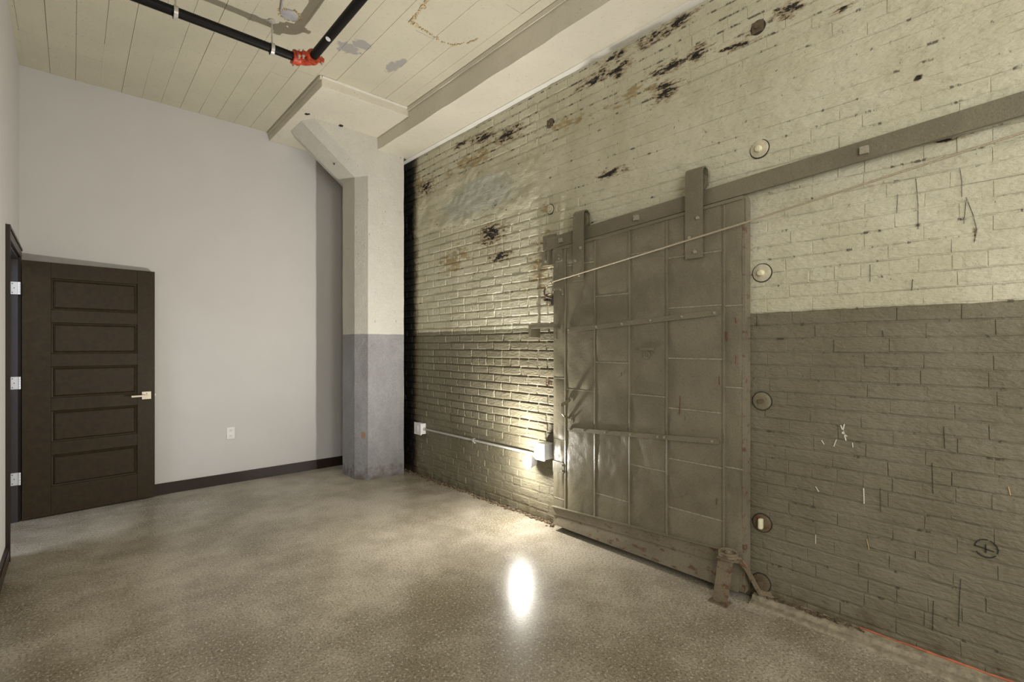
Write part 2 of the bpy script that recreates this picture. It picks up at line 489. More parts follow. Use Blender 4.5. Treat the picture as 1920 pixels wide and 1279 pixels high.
# wall behind the camera; one tall window in it and one in the left wall
wf = MB().box(XL, XR, YF - 0.2, YF, 0, 0.85).box(XL, XR, YF - 0.2, YF, 3.15, ZC)
for a, b in ((XL, 0.45), (1.95, XR)):
    wf.box(a, b, YF - 0.2, YF, 0.85, 3.15)
wall_front = struct('wall_front', wf, 'white', 'white wall with a tall window behind the viewer')
def window(name, tr, label):
    """tr maps (along the wall, depth, height) to the room"""
    def bx_(mb, a, b, c0, c1, z0, z1):
        (p0, p1, p2), (q0, q1, q2) = tr(a, c0, z0), tr(b, c1, z1)
        mb.box(min(p0, q0), max(p0, q0), min(p1, q1), max(p1, q1), z0, z1)
    fr = MB()
    bx_(fr, -0.75, -0.70, 0.04, 0.10, 0.85, 3.15); bx_(fr, 0.70, 0.75, 0.04, 0.10, 0.85, 3.15)
    for z in (0.85, 1.58, 2.34, 3.10):
        bx_(fr, -0.70, 0.70, 0.04, 0.10, z, z + 0.05)
    bx_(fr, -0.02, 0.02, 0.045, 0.095, 0.90, 3.10)
    w_ = struct(name, fr, 'windowframe', label)
    for a, b in ((-0.70, -0.02), (0.02, 0.70)):
        for z in (0.90, 1.63, 2.39):
            g = MB(); bx_(g, a, b, 0.066, 0.071, z, z + 0.70)
            g.build('pane', 'glass', w_)
window('window_1', lambda a, d, z: (1.2 + a, YF - d, z), 'dark steel framed window behind the viewer')
window('window_2', lambda a, d, z: (XL - d, -1.75 + a, z), 'dark steel framed window in the left wall behind the viewer')
# corridor beyond the doorway
struct('wall_corridor', MB().box(-2.6, -2.5, 3.0, 6.6, 0, 2.8).box(-2.5, XL - 0.13, 6.5, 6.6, 0, 2.8).box(-2.5, XL - 0.13, 3.0, 3.1, 0, 2.8).box(XL - 0.13, XL - 0.03, YB + 0.15, 6.5, 0, 2.8).box(-2.6, XL - 0.13, 3.0, 6.6, 2.8, 2.9), 'white', 'white corridor walls beyond the doorway')

# board marks of the ceiling shuttering
XBEAM = 2.345
bx = XL
edges = [XL + 0.03, -0.133, 0.023, 0.178, 0.325, 0.465, 0.606, 0.753, 0.903, 1.05, 1.20, 1.35, 1.505, 1.655, 1.805, 1.955, 2.105, 2.25, XBEAM]
for i in range(len(edges) - 1):
    y = YF
    while y < YB - 0.01:
        L = random.uniform(0.7, 2.2)
        y1 = min(YB, y + L)
        if YB - y1 < 0.3: y1 = YB
        dz = random.choice((0.001, 0.002, 0.003, 0.0045))
        g = random.choice((0.0003, 0.0005, 0.0010, 0.0018))
        MB().box(edges[i] + g, edges[i + 1] - g, y + 0.0004, y1 - 0.0004, ZC - dz, ZC + 0.004).build('form_board', 'ceil', ceiling)
        y = y1
MB().box(XL, XL + 0.03, YF, YB, ZC - 0.004, ZC + 0.004).build('form_board', 'ceil', ceiling)

# crumbling ridge left by an old partition on the ceiling
pts = []
path = [(1.69, 2.55), (1.705, 2.724), (1.735, 2.976), (1.83, 2.985), (1.923, 3.00), (2.02, 3.02), (2.10, 2.99), (2.16, 2.90), (2.20, 2.80)]
rg = MB()
for (xa, ya), (xb, yb) in zip(path[:-1], path[1:]):
    n = max(2, int(math.hypot(xb - xa, yb - ya) / 0.014))
    for k in range(n):
        f = k / n
        q = Vector((xa + (xb - xa) * f + random.gauss(0, .004), ya + (yb - ya) * f + random.gauss(0, .004), ZC - 0.006))
        r = random.uniform(0.003, 0.010) * (1.3 if ya < 3.0 and xa < 1.8 else 0.8)
        rg.box(q.x - r, q.x + r, q.y - r * random.uniform(.6, 1.6), q.y + r, ZC - 0.006 - r * 0.6, ZC)
tag(rg.build('plaster_ridge', 'ridge', ceiling), kind='stuff')

# door casing and jamb
cas = MB()
cw, ct = 0.078, 0.016
cas.box(XL, XL + ct, OP0 - cw, OP0, 0, OPZ + cw).box(XL, XL + ct, OP0, OP1, OPZ, OPZ + cw).box(XL, XL + ct, OP1, OP1 + cw, 0, OPZ + cw)
cas.box(XL + ct, XL + ct + 0.006, OP0 - cw, OP0 - cw + 0.018, 0, OPZ + cw).box(XL + ct, XL + ct + 0.006, OP0 - cw + 0.018, OP1 + cw, OPZ + cw - 0.018, OPZ + cw)
trim_1 = struct('trim_1', cas, 'brownbase', 'dark brown casing around the doorway')
jb = MB().box(XL - 0.13, XL, OP1 - 0.018, OP1, 0, OPZ).box(XL - 0.13, XL, OP0, OP0 + 0.018, 0, OPZ).box(XL - 0.13, XL, OP0, OP1, OPZ - 0.018, OPZ)
jb.box(XL - 0.085, XL - 0.047, OP1 - 0.030, OP1 - 0.018, 0, OPZ - 0.018).box(XL - 0.085, XL - 0.047, OP0 + 0.018, OP0 + 0.03, 0, OPZ - 0.018).box(XL - 0.085, XL - 0.047, OP0, OP1, OPZ - 0.03, OPZ - 0.018)
trim_2 = struct('trim_2', jb, 'jamb', 'charcoal door jamb lining with stop')

# baseboards
struct('baseboard_back', MB().box(0.0, XR, YB - 0.014, YB, 0, 0.102).box(0.0, XR, YB - 0.017, YB, 0.0, 0.088), 'brownbase', 'dark brown baseboard along the white back wall')
struct('baseboard_left', MB().box(XL, XL + 0.014, YF, OP0 - cw, 0, 0.102).box(XL, XL + 0.018, YF, OP0 - cw, 0, 0.085), 'brownbase', 'dark brown baseboard along the left wall')

# ------------------------------------------------------------------ open five panel door
HX, HY = XL + 0.022, 5.377
LX, LY = 0.556, 5.445
ang = math.atan2(LY - HY, LX - HX)
DW, DT, DZ0, DZ1 = math.hypot(LX - HX, LY - HY), 0.038, 0.012, 2.035
ca, sa = math.cos(ang), math.sin(ang)
def dl(u, w, z):     # u along leaf from hinge, w out of the face towards the room
    return (HX + u * ca + w * sa, HY + u * sa - w * ca, z)
def dbox(mb, u0, u1, w0, w1, z0, z1):
    return mb.hexa([dl(u0, w0, z0), dl(u1, w0, z0), dl(u1, w1, z0), dl(u0, w1, z0), dl(u0, w0, z1), dl(u1, w0, z1), dl(u1, w1, z1), dl(u0, w1, z1)])
door_1 = thing('door_1', (HX, HY, 0), 'dark brown five-panel door standing open against the back wall', 'door')
door_1['kind'] = 'structure'
SW = 0.125
zs = [(0.215, 0.475), (0.555, 0.815), (0.905, 1.165), (1.255, 1.515), (1.605, 1.865)]
zs = [(0.235, 0.49), (0.59, 0.845), (0.945, 1.20), (1.30, 1.555), (1.655, 1.91)]
st = MB(); dbox(st, 0, 0.165, -DT, 0, DZ0, DZ1); st.build('stile', 'door_wood', door_1)
st = MB(); dbox(st, DW - SW, DW, -DT, 0, DZ0, DZ1); st.build('stile', 'door_wood', door_1)
prev = DZ0
for z0, z1 in zs + [(DZ1, DZ1)]:
    r = MB(); dbox(r, 0.1665, DW - SW - 0.0015, -DT, -0.0008, prev, z0); r.build('rail', 'door_wood', door_1)
    prev = z1
for z0, z1 in zs:
    u0, u1 = 0.165, DW - SW
    pn = MB()
    # moulded frame sloping back, then the raised flat field
    def ring(a, wa, b, wb):
        A = [dl(u0 + a, wa, z0 + a), dl(u1 - a, wa, z0 + a), dl(u1 - a, wa, z1 - a), dl(u0 + a, wa, z1 - a)]
        B = [dl(u0 + b, wb, z0 + b), dl(u1 - b, wb, z0 + b), dl(u1 - b, wb, z1 - b), dl(u0 + b, wb, z1 - b)]
        pn.add(A + B, [(i, (i + 1) % 4, 4 + (i + 1) % 4, 4 + i) for i in range(4)])
    ring(0, 0, 0.004, -0.010); ring(0.004, -0.010, 0.013, -0.012); ring(0.013, -0.012, 0.022, -0.005); ring(0.022, -0.005, 0.026, -0.009)
    pn.add([dl(u0 + .026, -.009, z0 + .026), dl(u1 - .026, -.009, z0 + .026), dl(u1 - .026, -.009, z1 - .026), dl(u0 + .026, -.009, z1 - .026)], [(0, 1, 2, 3)])
    dbox(pn, u0, u1, -DT, -0.020, z0, z1)
    pn.build('panel', 'door_wood', door_1)
# lever
hz = 0.925
hu = DW - 0.062
lv = MB(); dbox(lv, hu - 0.033, hu + 0.033, 0, 0.010, hz - 0.033, hz + 0.033)
lever = lv.build('lever_handle', 'nickel', door_1); tag(lever, label='satin nickel lever handle on a square rose')
lv = MB(); lv.cyl(dl(hu, 0.010, hz), dl(hu, 0.050, hz), 0.010, 14); dbox(lv, hu - 0.115, hu + 0.012, 0.044, 0.060, hz - 0.007, hz + 0.007)
lv.build('lever', 'nickel', lever)
lv = MB(); lv.cyl(dl(hu, 0.010, hz + 0.018), dl(hu, 0.013, hz + 0.018), 0.004, 10); lv.build('keyhole', 'slot', lever)
lv = MB(); dbox(lv, DW - 0.0005, DW + 0.0015, -0.031, -0.007, hz - 0.028, hz + 0.028); dbox(lv, DW, DW + 0.009, -0.026, -0.012, hz - 0.01, hz + 0.01)
lv.build('latch', 'nickel', door_1)
for z in (1.812, 1.078, 0.336):
    hb = MB()
    y = OP1 - 0.0185
    # leaf with rounded corners on the jamb
    poly = []
    for cx, cz, a0 in ((XL - 0.036, z - 0.037, 180), (XL - 0.036, z + 0.037, 90)):
        for k in range(6):
            a = math.radians(a0 + (90 * k / 5 if a0 == 180 else 90 - 90 * k / 5 + 0))
            if a0 == 180:
                poly.append((cx + 0.011 * math.cos(math.radians(270 - 90 * k / 5)), cz + 0.011 * math.sin(math.radians(270 - 90 * k / 5))))
            else:
                poly.append((cx + 0.011 * math.cos(math.radians(180 - 90 * k / 5)), cz + 0.011 * math.sin(math.radians(180 - 90 * k / 5))))
    poly += [(XL + 0.004, z + 0.048), (XL + 0.004, z - 0.048)]
    hb.prism(poly, 'y', y - 0.003, y + 0.0004)
    hg = hb.build('hinge', 'hinge', door_1)
    kb = MB()
    for k in range(5):
        kb.cyl((XL + 0.010, y - 0.006, z - 0.048 + k * 0.0195), (XL + 0.010, y - 0.006, z - 0.048 + k * 0.0195 + 0.0178), 0.007, 12)
    kb.build('knuckle', 'hinge', hg)
    for sx, sz in ((-0.030, 0.034), (-0.020, 0), (-0.030, -0.034)):
        MB().cyl((XL + sx, y - 0.0028, z + sz), (XL + sx, y - 0.0040, z + sz), 0.0035, 10).build('screw', 'slot', hg)

# outlet
ou = thing('wall_outlet', (1.177, YB, 0.498), 'white duplex outlet plate on the white back wall', 'outlet')
MB().box(1.142, 1.212, YB - 0.006, YB, 0.440, 0.556, 0.0022).build('cover_plate', 'plastic', ou)
for z in (0.470, 0.526):
    rc = MB().box(1.160, 1.194, YB - 0.0078, YB - 0.004, z - 0.014, z + 0.014, 0.0015).build('receptacle', 'plastic', ou)
    for dx in (-0.007, 0.007):
        MB().box(1.177 + dx - 0.0012, 1.177 + dx + 0.0012, YB - 0.0084, YB - 0.0070, z - 0.002, z + 0.008).build('slot', 'slot', rc)
    MB().cyl((1.177, YB - 0.0070, z - 0.008), (1.177, YB - 0.0084, z - 0.008), 0.0024, 10).build('slot', 'slot', rc)
MB().cyl((1.177, YB - 0.004, 0.498), (1.177, YB - 0.0075, 0.498), 0.003, 10).build('screw', 'hinge', ou)

# ------------------------------------------------------------------ column, drop panel, beam
ZD, ZBM = 3.51, 3.388
CF = 4.68
col = thing('concrete_column', (2.4, 4.95, 0), 'chamfered concrete column painted cream above and blue grey below', 'column')
sec = [(2.645, CF), (2.237, CF), (2.155, 4.815), (2.155, 5.11), (2.237, 5.245), (2.645, 5.245)]
def rough_prism(secA, zA, secB, zB, nz, amp, seed):
    """side walls between two outlines with gently uneven surface, capped"""
    mb = MB(); n = 0
    rings = []
    sub = []
    for i in range(len(secA)):
        a0, a1 = Vector(secA[i]), Vector(secA[(i + 1) % len(secA)])
        k = max(1, int((a1 - a0).length / 0.07))
        for j in range(k):
            sub.append((i, j / k))
    for kz in range(nz + 1):
        f = kz / nz
        rg_ = []
        for i, g in sub:
            i2 = (i + 1) % len(secA)
            A = Vector(secA[i]).lerp(Vector(secA[i2]), g)
            B = Vector(secB[i]).lerp(Vector(secB[i2]), g)
            p_ = A.lerp(B, f)
            z = zA + (zB - zA) * f
            d = noise.noise(Vector((p_.x * 6 + seed, p_.y * 6, z * 4))) * amp + noise.noise(Vector((p_.x * 23 + seed, p_.y * 23, z * 17))) * amp * 0.5
            cdir = (p_ - Vector((2.45, 4.95))).normalized()
            rg_.append((p_.x + cdir.x * d, p_.y + cdir.y * d, z))
        rings.append(rg_)
    m = len(sub)
    vs_ = [q for r in rings for q in r]
    fs_ = [(k * m + i, k * m + (i + 1) % m, (k + 1) * m + (i + 1) % m, (k + 1) * m + i) for k in range(nz) for i in range(m)]
    fs_ += [tuple(range(m))[::-1], tuple(range(nz * m, nz * m + m))]
    return mb.add(vs_, fs_)
ZH = 3.10
rough_prism(sec, 0, sec, ZD, 70, 0.004, 3.1).build('shaft', 'column', col)
# haunch spreading towards the room under the drop panel
dx = 0.53
hb = MB()
hA = [(2.40, CF - 0.0025), (2.235, CF - 0.0025), (2.153, 4.815), (2.153, 5.11), (2.235, 5.2475), (2.40, 5.2475)]
hB = [(2.40, CF - 0.0025), (2.235 - dx, CF - 0.0025), (2.153 - dx, 4.815), (2.153 - dx, 5.11), (2.235 - dx, 5.2475), (2.40, 5.2475)]
rough_prism(hA, ZH - 0.004, hB, ZD - 0.001, 10, 0.003, 8.2).build('haunch', 'column', col)
hk = MB()
hk.box(1.98, 1.985, 4.90, 4.935, 3.215, 3.222); hk.box(1.978, 1.983, 4.90, 4.903, 3.205, 3.222)
hk.build('wire_stub', 'gap', col)
for q in ((1.62, 4.63, ZD - 0.006), (1.94, 4.655, ZD - 0.006)):
    sh = MB(); 
    for k in range(5):
        a = Vector(q) + Vector((random.uniform(-.015, .015), random.uniform(-.02, .01), 0)); r = random.uniform(.005, .012)
        sh.box(a.x - r, a.x + r, a.y - r, a.y + r, ZD - 0.008, ZD + 0.001)
    sh.build('spalled_knot', 'gap', col)

dp = thing('drop_panel', (1.94, 4.8, ZD), 'thick concrete drop panel under the ceiling over the column', 'drop panel')
MB().box(1.535, XBEAM + 0.01, 4.06, YB - 0.001, ZD, ZC - 0.0035, 0.006).build('slab', 'concrete', dp)
MB().box(1.54, XBEAM - 0.001, 4.05, 4.061, ZC - 0.016, ZC - 0.004).build('caulk_line', 'caulk', dp)
MB().box(1.520, 1.536, 4.058, YB - 0.002, ZC - 0.030, ZC - 0.004).build('lip', 'concrete', dp)

bmo = thing('ceiling_beam', (2.55, 1.2, ZBM), 'long cream concrete beam along the top of the brick wall', 'beam')
def wavy_box(x0, x1, y0, y1, z0, z1, ny, amp):
    mb = MB(); vs_ = []
    for k in range(ny + 1):
        y = y0 + (y1 - y0) * k / ny
        e = noise.noise(Vector((y * 7, 1.3, 0))) * amp
        g = noise.noise(Vector((y * 5, 9.3, 0))) * amp
        vs_ += [(x0 + e, y, z0 + g), (x1, y, z0), (x1, y, z1), (x0 + e * 0.4, y, z1)]
    fs_ = [(k * 4 + i, k * 4 + (i + 1) % 4, k * 4 + 4 + (i + 1) % 4, k * 4 + 4 + i) for k in range(ny) for i in range(4)]
    fs_ += [(0, 1, 2, 3), (ny * 4 + 3, ny * 4 + 2, ny * 4 + 1, ny * 4)]
    return mb.add(vs_, fs_)
wavy_box(XBEAM, XR - 0.001, YF + 0.001, CF + 0.03, ZBM, ZC - 0.001, 160, 0.005).build('beam_body', 'concrete', bmo)
MB().box(XBEAM - 0.016, XBEAM + 0.01, YF + 0.001, 4.06, ZC - 0.040, ZC - 0.006).build('lip', 'concrete', bmo)
# pale caulked strip where the soffit meets the brick
wavy_box(2.695, XR - 0.0005, YF + 0.001, CF + 0.3, ZBM - 0.008, ZBM + 0.02, 120, 0.003).build('caulk_strip', 'caulk', bmo)

# ------------------------------------------------------------------ brick wall
DY0, DY1 = 1.114, 2.51     # sliding door span
PLZ0, PLZ1 = 2.46, 2.93
def plaster_depth(y, z):
    """how far the skim coat stands proud of the wall plane"""
    n = noise.noise(Vector((y * 2.2, z * 3.1, 4.2))) * 0.10 + noise.noise(Vector((y * 8, z * 9, 1.7))) * 0.045
    lo = 2.50 if y > 2.6 else 2.42
    top = 2.96 if y > 2.6 else 2.90
    e = min(z + n - lo, top - z - n * 1.2)
    e = max(-0.08, min(0.10, e))
    k = e / 0.06
    base = 0.0105 * max(-1.5, min(1.0, k))
    lump = 0.003 * noise.noise(Vector((y * 5, z * 6, 0))) + 0.002 * noise.noise(Vector((y * 17, z * 19, 5)))
    if y > 2.55:
        lump *= 2.6
    return base + lump
def brick_mesh(w, h, seed, bold):
    rnd = random.Random(seed)
    mb = MB()
    rings = []
    jt = 0.0022 if bold else 0.0014
    for ins, out in (((-0.001, -0.006), (0.0035, 0.0), (0.0075, 0.0042)) if bold else ((-0.001, -0.004), (0.0022, 0.0020), (0.0070, 0.0042))):
        r = []
        iy = ins if bold else ins * 0.2
        for sy, sz in ((-1, -1), (1, -1), (1, 1), (-1, 1)):
            jy, jz = rnd.uniform(-jt, jt), rnd.uniform(-jt, jt)
            r.append((-(out + rnd.uniform(-.0009, .0009)), sy * (w / 2 - iy) + jy, sz * (h / 2 - ins) + jz))
        # mid points on the long sides make the outline uneven
        r = [r[0], ((r[0][0] + r[1][0]) / 2, rnd.uniform(-.03, .03), (r[0][2] + r[1][2]) / 2 + rnd.uniform(-.002, .002)), r[1], r[2],
             ((r[2][0] + r[3][0]) / 2, rnd.uniform(-.03, .03), (r[2][2] + r[3][2]) / 2 + rnd.uniform(-.002, .002)), r[3]]
        rings.append(r)
    vs_ = [q for r in rings for q in r]
    fs_ = [(k * 6 + i, k * 6 + (i + 1) % 6, k * 6 + 6 + (i + 1) % 6, k * 6 + 6 + i) for k in range(2) for i in range(6)]
    fs_ += [(12, 13, 16, 17), (13, 14, 15, 16)]
    return mb.add(vs_, fs_)
CH = 0.07
KIT = {}
for bold in (0, 1):
    for hdr in (0, 1):
        w_ = (0.1025 if hdr else 0.2090) if bold else (0.1066 if hdr else 0.2140)
        ms = [brick_mesh(w_, 0.0635 if bold else 0.0668, 100 * bold + 50 * hdr + q, bold) for q in range(10)]
        es = [q.mesh('brick', M['brick']) for q in ms]
        for me in es:                      # outward is -x
            if me.polygons[-1].normal.x > 0:
                me.flip_normals()
        KIT[bold, hdr] = (ms, es)
bricks = []
for k in range(48):
    zc = k * CH + CH / 2
    if zc > ZBM - 0.02: break
    hdr = (k % 7 == 3)
    pit = 0.107 if hdr else 0.2145
    y = -1.0 + (0.0 if k % 2 else 0.107) + random.uniform(-.02, .02)
    while y < 5.2:
        yc = y + pit / 2
        y += pit
        if 1.24 < yc < 2.38 and zc < 2.03: continue
        if plaster_depth(yc, zc) > 0.0085 and plaster_depth(yc - .08, zc) > 0.0085 and plaster_depth(yc + .08, zc) > 0.0085: continue
        bold = 1 if yc + random.uniform(-.1, .1) > 2.45 else 0
        if bold:
            proud = 0.0034 + random.uniform(-0.0018, 0.0018) + 0.002 * noise.noise(Vector((yc * 2, zc * 3, 7)))
            if zc < 0.55: proud -= 0.0045
            if zc > 1.55: proud -= 0.0015
        else:
            proud = -0.0010 + random.uniform(-0.0009, 0.0009) + 0.0012 * noise.noise(Vector((yc * 3, zc * 3, 7)))
        d = math.sin(YAW) * XR + math.cos(YAW) * yc
        vis = 0.085 < yc < 4.85 and abs((zc - EYE) * FPX / d) < 660
        area = (1 / d ** 3 if vis else 0)
        bricks.append((area, (bold, int(hdr)), yc + random.uniform(-.002, .002), zc + random.uniform(-.0015, .0015), proud, random.randrange(10)))
bricks.sort(key=lambda q: -q[0])
rest = MB()
for i, (ar, kk, yc, zc, proud, sd_) in enumerate(bricks):
    tilt = random.gauss(0, 0.006)
    if i < 300 and ar > 0:
        o = bpy.data.objects.new('brick', KIT[kk][1][sd_])
        COL.objects.link(o); o.parent = wall_right
        o.location = (XR - proud, yc, zc); o.rotation_euler.x = tilt
    else:
        src = KIT[kk][0][sd_]
        rest.add([(x + XR - proud, y + yc, z + zc + tilt * y) for x, y, z in src.v], src.f)
ro = rest.build('brick_field', 'brick', wall_right); tag(ro, kind='stuff')
for pgn in ro.data.polygons: pass
bm = bmesh.new(); bm.from_mesh(ro.data)
for fce in bm.faces:
    if fce.normal.x > 0: fce.normal_flip()
bm.to_mesh(ro.data); bm.free()

# skim coat over the upper courses
ny, nz = 330, 62
Y0p, Y1p, Z0p, Z1p = -1.0, 4.66, 2.36, 3.04
mb = MB(); vs_ = []
for iz in range(nz + 1):
    for iy in range(ny + 1):
        y = Y0p + (Y1p - Y0p) * iy / ny; z = Z0p + (Z1p - Z0p) * iz / nz
        vs_.append((XR - plaster_depth(y, z), y, z))
fs_ = [(iz * (ny + 1) + iy, iz * (ny + 1) + iy + 1, (iz + 1) * (ny + 1) + iy + 1, (iz + 1) * (ny + 1) + iy) for iz in range(nz) for iy in range(ny)]
mb.add(vs_, fs_)
po = mb.build('skim_coat', 'brick', wall_right, smooth=True)
if po.data.polygons[0].normal.x > 0: po.data.flip_normals()

# cement fillet and sealant along the foot of the brick wall, right of the door
kb = MB(); vs_ = []
n = 90
for k in range(n + 1):
    y = -1.2 + (1.09 + 1.2) * k / n
    a = noise.noise(Vector((y * 6, 0, 3))) * 0.008; b = noise.noise(Vector((y * 9, 4, 3))) * 0.006
    vs_ += [(XR - 0.008, y, 0), (XR - 0.095 + a, y, 0), (XR - 0.090 + a, y, 0.010), (XR - 0.055 + b, y, 0.016), (XR - 0.045 + b, y, 0.034 + b), (XR - 0.002, y, 0.046)]
fs_ = [(k * 6 + i, k * 6 + (i + 1) % 6, k * 6 + 6 + (i + 1) % 6, k * 6 + 6 + i) for k in range(n) for i in range(6)]
kb.add(vs_, fs_ + [(5, 4, 3, 2, 1, 0), tuple(n * 6 + i for i in range(6))])
trim_3 = struct('trim_3', kb, 'kerb', 'worn cement fillet along the foot of the brick wall')
rl = MB()
pr = []
for k in range(60):
    y = -1.0 + 1.62 * k / 59
    pr.append((XR - 0.010 + noise.noise(Vector((y * 14, 2, 0))) * 0.003, y, 0.046 + noise.noise(Vector((y * 11, 7, 0))) * 0.004))
rl.tube(pr, [0.0065 * (0.5 + 0.9 * abs(noise.noise(Vector((q[1] * 12, 0, 0))))) for q in pr], 8)
rl.build('sealant_bead', 'redline', trim_3)
# crumbled mortar along the foot, left part and next to the floor guide
db = MB()
for k in range(520):
    y = random.uniform(2.55, 4.85) if k < 400 else random.uniform(0.6, 1.08)
    x = XR - abs(random.gauss(0, 0.022)) - 0.004
    r = random.uniform(0.003, 0.011)
    zb = 0.0 if k < 400 else 0.036
    if k >= 400: x = XR - random.uniform(0.004, 0.03)
    c_ = Vector((x, y, zb + r * 0.4))
    db.add([c_ + Vector((random.uniform(.6, 1.2) * r * sx, random.uniform(.7, 1.5) * r * sy, random.uniform(.5, 1.0) * r * sz)) for sz in (-1, 1) for sy in (-1, 1) for sx in (-1, 1)],
           [(0, 2, 3, 1), (4, 5, 7, 6), (0, 1, 5, 4), (2, 6, 7, 3), (0, 4, 6, 2), (1, 3, 7, 5)])
tag(db.build('mortar_crumbs', 'debris', wall_right), kind='stuff')

# marks on the wall
def wx(y, z):
    return XR - 0.0105
mk = MB()
cy, cz, rr = 0.192, 0.545, 0.034
def stroke(mb, pts, w, x=None):
    x = XR - 0.0066 if x is None else x
    mb.strip([(x, a, b) for a, b in pts], (1, 0, 0), None, 0.002, w)
for a0, a1 in ((5, 100), (110, 200), (215, 330)):
    stroke(mk, [(cy + rr * math.cos(math.radians(a0 + (a1 - a0) * k / 8)), cz + rr * 1.05 * math.sin(math.radians(a0 + (a1 - a0) * k / 8))) for k in range(9)], 0.0035)
stroke(mk, [(cy + 0.036, cz + 0.004), (cy - 0.022, cz - 0.006)], 0.0035)
stroke(mk, [(cy + 0.002, cz + 0.017), (cy + 0.001, cz - 0.018)], 0.0035)
tag(mk.build('marker_symbol', 'marker', wall_right), label='black hand-drawn circled cross')
# scuffs: (photo pixel polyline measured on the wall plane -> wall y,z)
SC = [('whitescuff', .006, [(1577, 797), (1583, 812), (1587, 826)]), ('whitescuff', .006, [(1584, 795), (1580, 812), (1589, 818)]), ('whitescuff', .004, [(1541, 825), (1546, 833)]),
      ('whitescuff', .004, [(1569, 824), (1564, 837)]), ('whitescuff', .004, [(1599, 830), (1600, 839)]), ('whitescuff', .005, [(1620, 915), (1621, 944)]),
      ('whitescuff', .004, [(1530, 912), (1536, 922)]), ('whitescuff', .003, [(1530, 1002), (1530, 1019)]), ('tanscuff', .004, [(1626, 1010), (1630, 1030)]), ('tanscuff', .004, [(1891, 912), (1895, 928)]),
      ('marker', .004, [(1802, 1085), (1800, 1115), (1798, 1175)]), ('marker', .004, [(1751, 1126), (1749, 1182)]), ('marker', .005, [(1717, 1033), (1717, 1047)]), ('marker', .003, [(1651, 915), (1652, 960)]),
      ('marker', .004, [(1748, 868), (1750, 925)]), ('marker', .004, [(1770, 800), (1772, 840)]), ('marker', .0035, [(1812, 370), (1824, 400), (1832, 430), (1827, 455)]), ('marker', .003, [(1812, 375), (1808, 420)]),
      ('marker', .005, [(1712, 524), (1710, 545)]), ('marker', .003, [(1632, 496), (1632, 528)]), ('marker', .003, [(1718, 335), (1722, 385), (1722, 430)]), ('marker', .003, [(1684, 365), (1682, 400)]),
      ('marker', .003, [(1800, 315), (1804, 340), (1804, 370)]), ('marker', .0025, [(1420, 590), (1420, 612)]), ('marker', .004, [(1655, 620), (1657, 632)])]
for mat_, w, pl in SC:
    q = [px(x, y) for x, y in pl]
    s = MB(); stroke(s, q, w * (0.36 if mat_ == 'marker' else 0.8), XR - 0.0062)
    s.build('scuff', mat_, wall_right)

# ------------------------------------------------------------------ wall anchors
AN = [(1.055, 1.754, 'cream', 'nub', 'round cream anchor plate with a bare rod end, above the paint line'),
      (1.055, 1.069, 'grey', 'nut', 'round grey anchor plate with a small nut beside the fire door'),
      (1.055, 0.418, 'rust', 'oval', 'dark anchor plate with a pale oblong rod end low on the wall'),
      (1.060, 0.097, 'rust', 'square', 'rusty round anchor plate at floor level beside the door guide'),
      (1.068, 2.42, 'cream', 'ball', 'pale rod end in a peeled ring just above the door track'),
      (1.076, 3.077, 'rustsq', 'nut', 'rusty squarish anchor washer high up under the beam, nearest the viewer'),
      (2.613, 3.080, 'rustsq', 'nut', 'rusty anchor washer high on the wall beside the ochre drip'),
      (2.613, 2.418, 'creamf', 'nut', 'ochre stained anchor washer left of the door track end')]
for y, z, kind, knob, lab in AN:
    X0 = XR - plaster_depth(y, z) if 2.36 < z < 3.04 and plaster_depth(y, z) > 0.004 else XR - 0.006
    an = thing('wall_anchor', (X0, y, z), lab, 'anchor plate', 'tie rod anchors in the brick wall')
    R = 0.046 if kind in ('cream', 'grey', 'rust') else 0.034
    mat_ = {'cream': 'anchor_cream', 'grey': 'anchor_grey', 'rust': 'anchor_rust', 'rustsq': 'anchor_rust', 'creamf': 'anchor_cream'}[kind]
    MB().lathe((X0 + 0.004, y, z), (-1, 0, 0), [(R + 0.005, 0), (R + 0.005, 0.0045), (R, 0.0050)], 28).build('shadow_gap', 'gap', an)
    if kind == 'rustsq':
        a = 0.030
        MB().box(X0 - 0.009, X0 + 0.002, y - a, y + a, z - a, z + a, 0.003).build('plate', mat_, an)
    else:
        MB().lathe((X0 + 0.002, y, z), (-1, 0, 0), [(R, 0), (R, 0.008), (R - 0.004, 0.010), (R * 0.5, 0.010), (0.001, 0.010)], 28).build('plate', mat_, an, smooth=True)
    if knob == 'nub':
        MB().lathe((X0 - 0.006, y, z), (-1, 0.1, -0.1), [(0.016, 0), (0.016, 0.018), (0.013, 0.024), (0.001, 0.026)], 16).build('rod_end', 'nub', an, smooth=True)
    elif knob == 'oval':
        o = MB().box(X0 - 0.034, X0 - 0.004, y - 0.011, y + 0.011, z - 0.028, z + 0.028, 0.009).build('rod_end', 'nub', an)
    elif knob == 'ball':
        MB().lathe((X0 - 0.004, y, z), (-1, 0.2, -0.1), [(0.017, 0), (0.018, 0.012), (0.014, 0.020), (0.001, 0.023)], 16).build('rod_end', 'nub', an, smooth=True)
    elif knob == 'square':
        MB().box(X0 - 0.022, X0 - 0.004, y - 0.013, y + 0.013, z - 0.013, z + 0.013, 0.002).build('nut', 'anchor_rust', an)
    else:
        MB().cyl((X0 - 0.004, y, z), (X0 - 0.024, y, z), 0.014, 6).build('nut', 'anchor_rust' if kind == 'grey' else mat_, an)

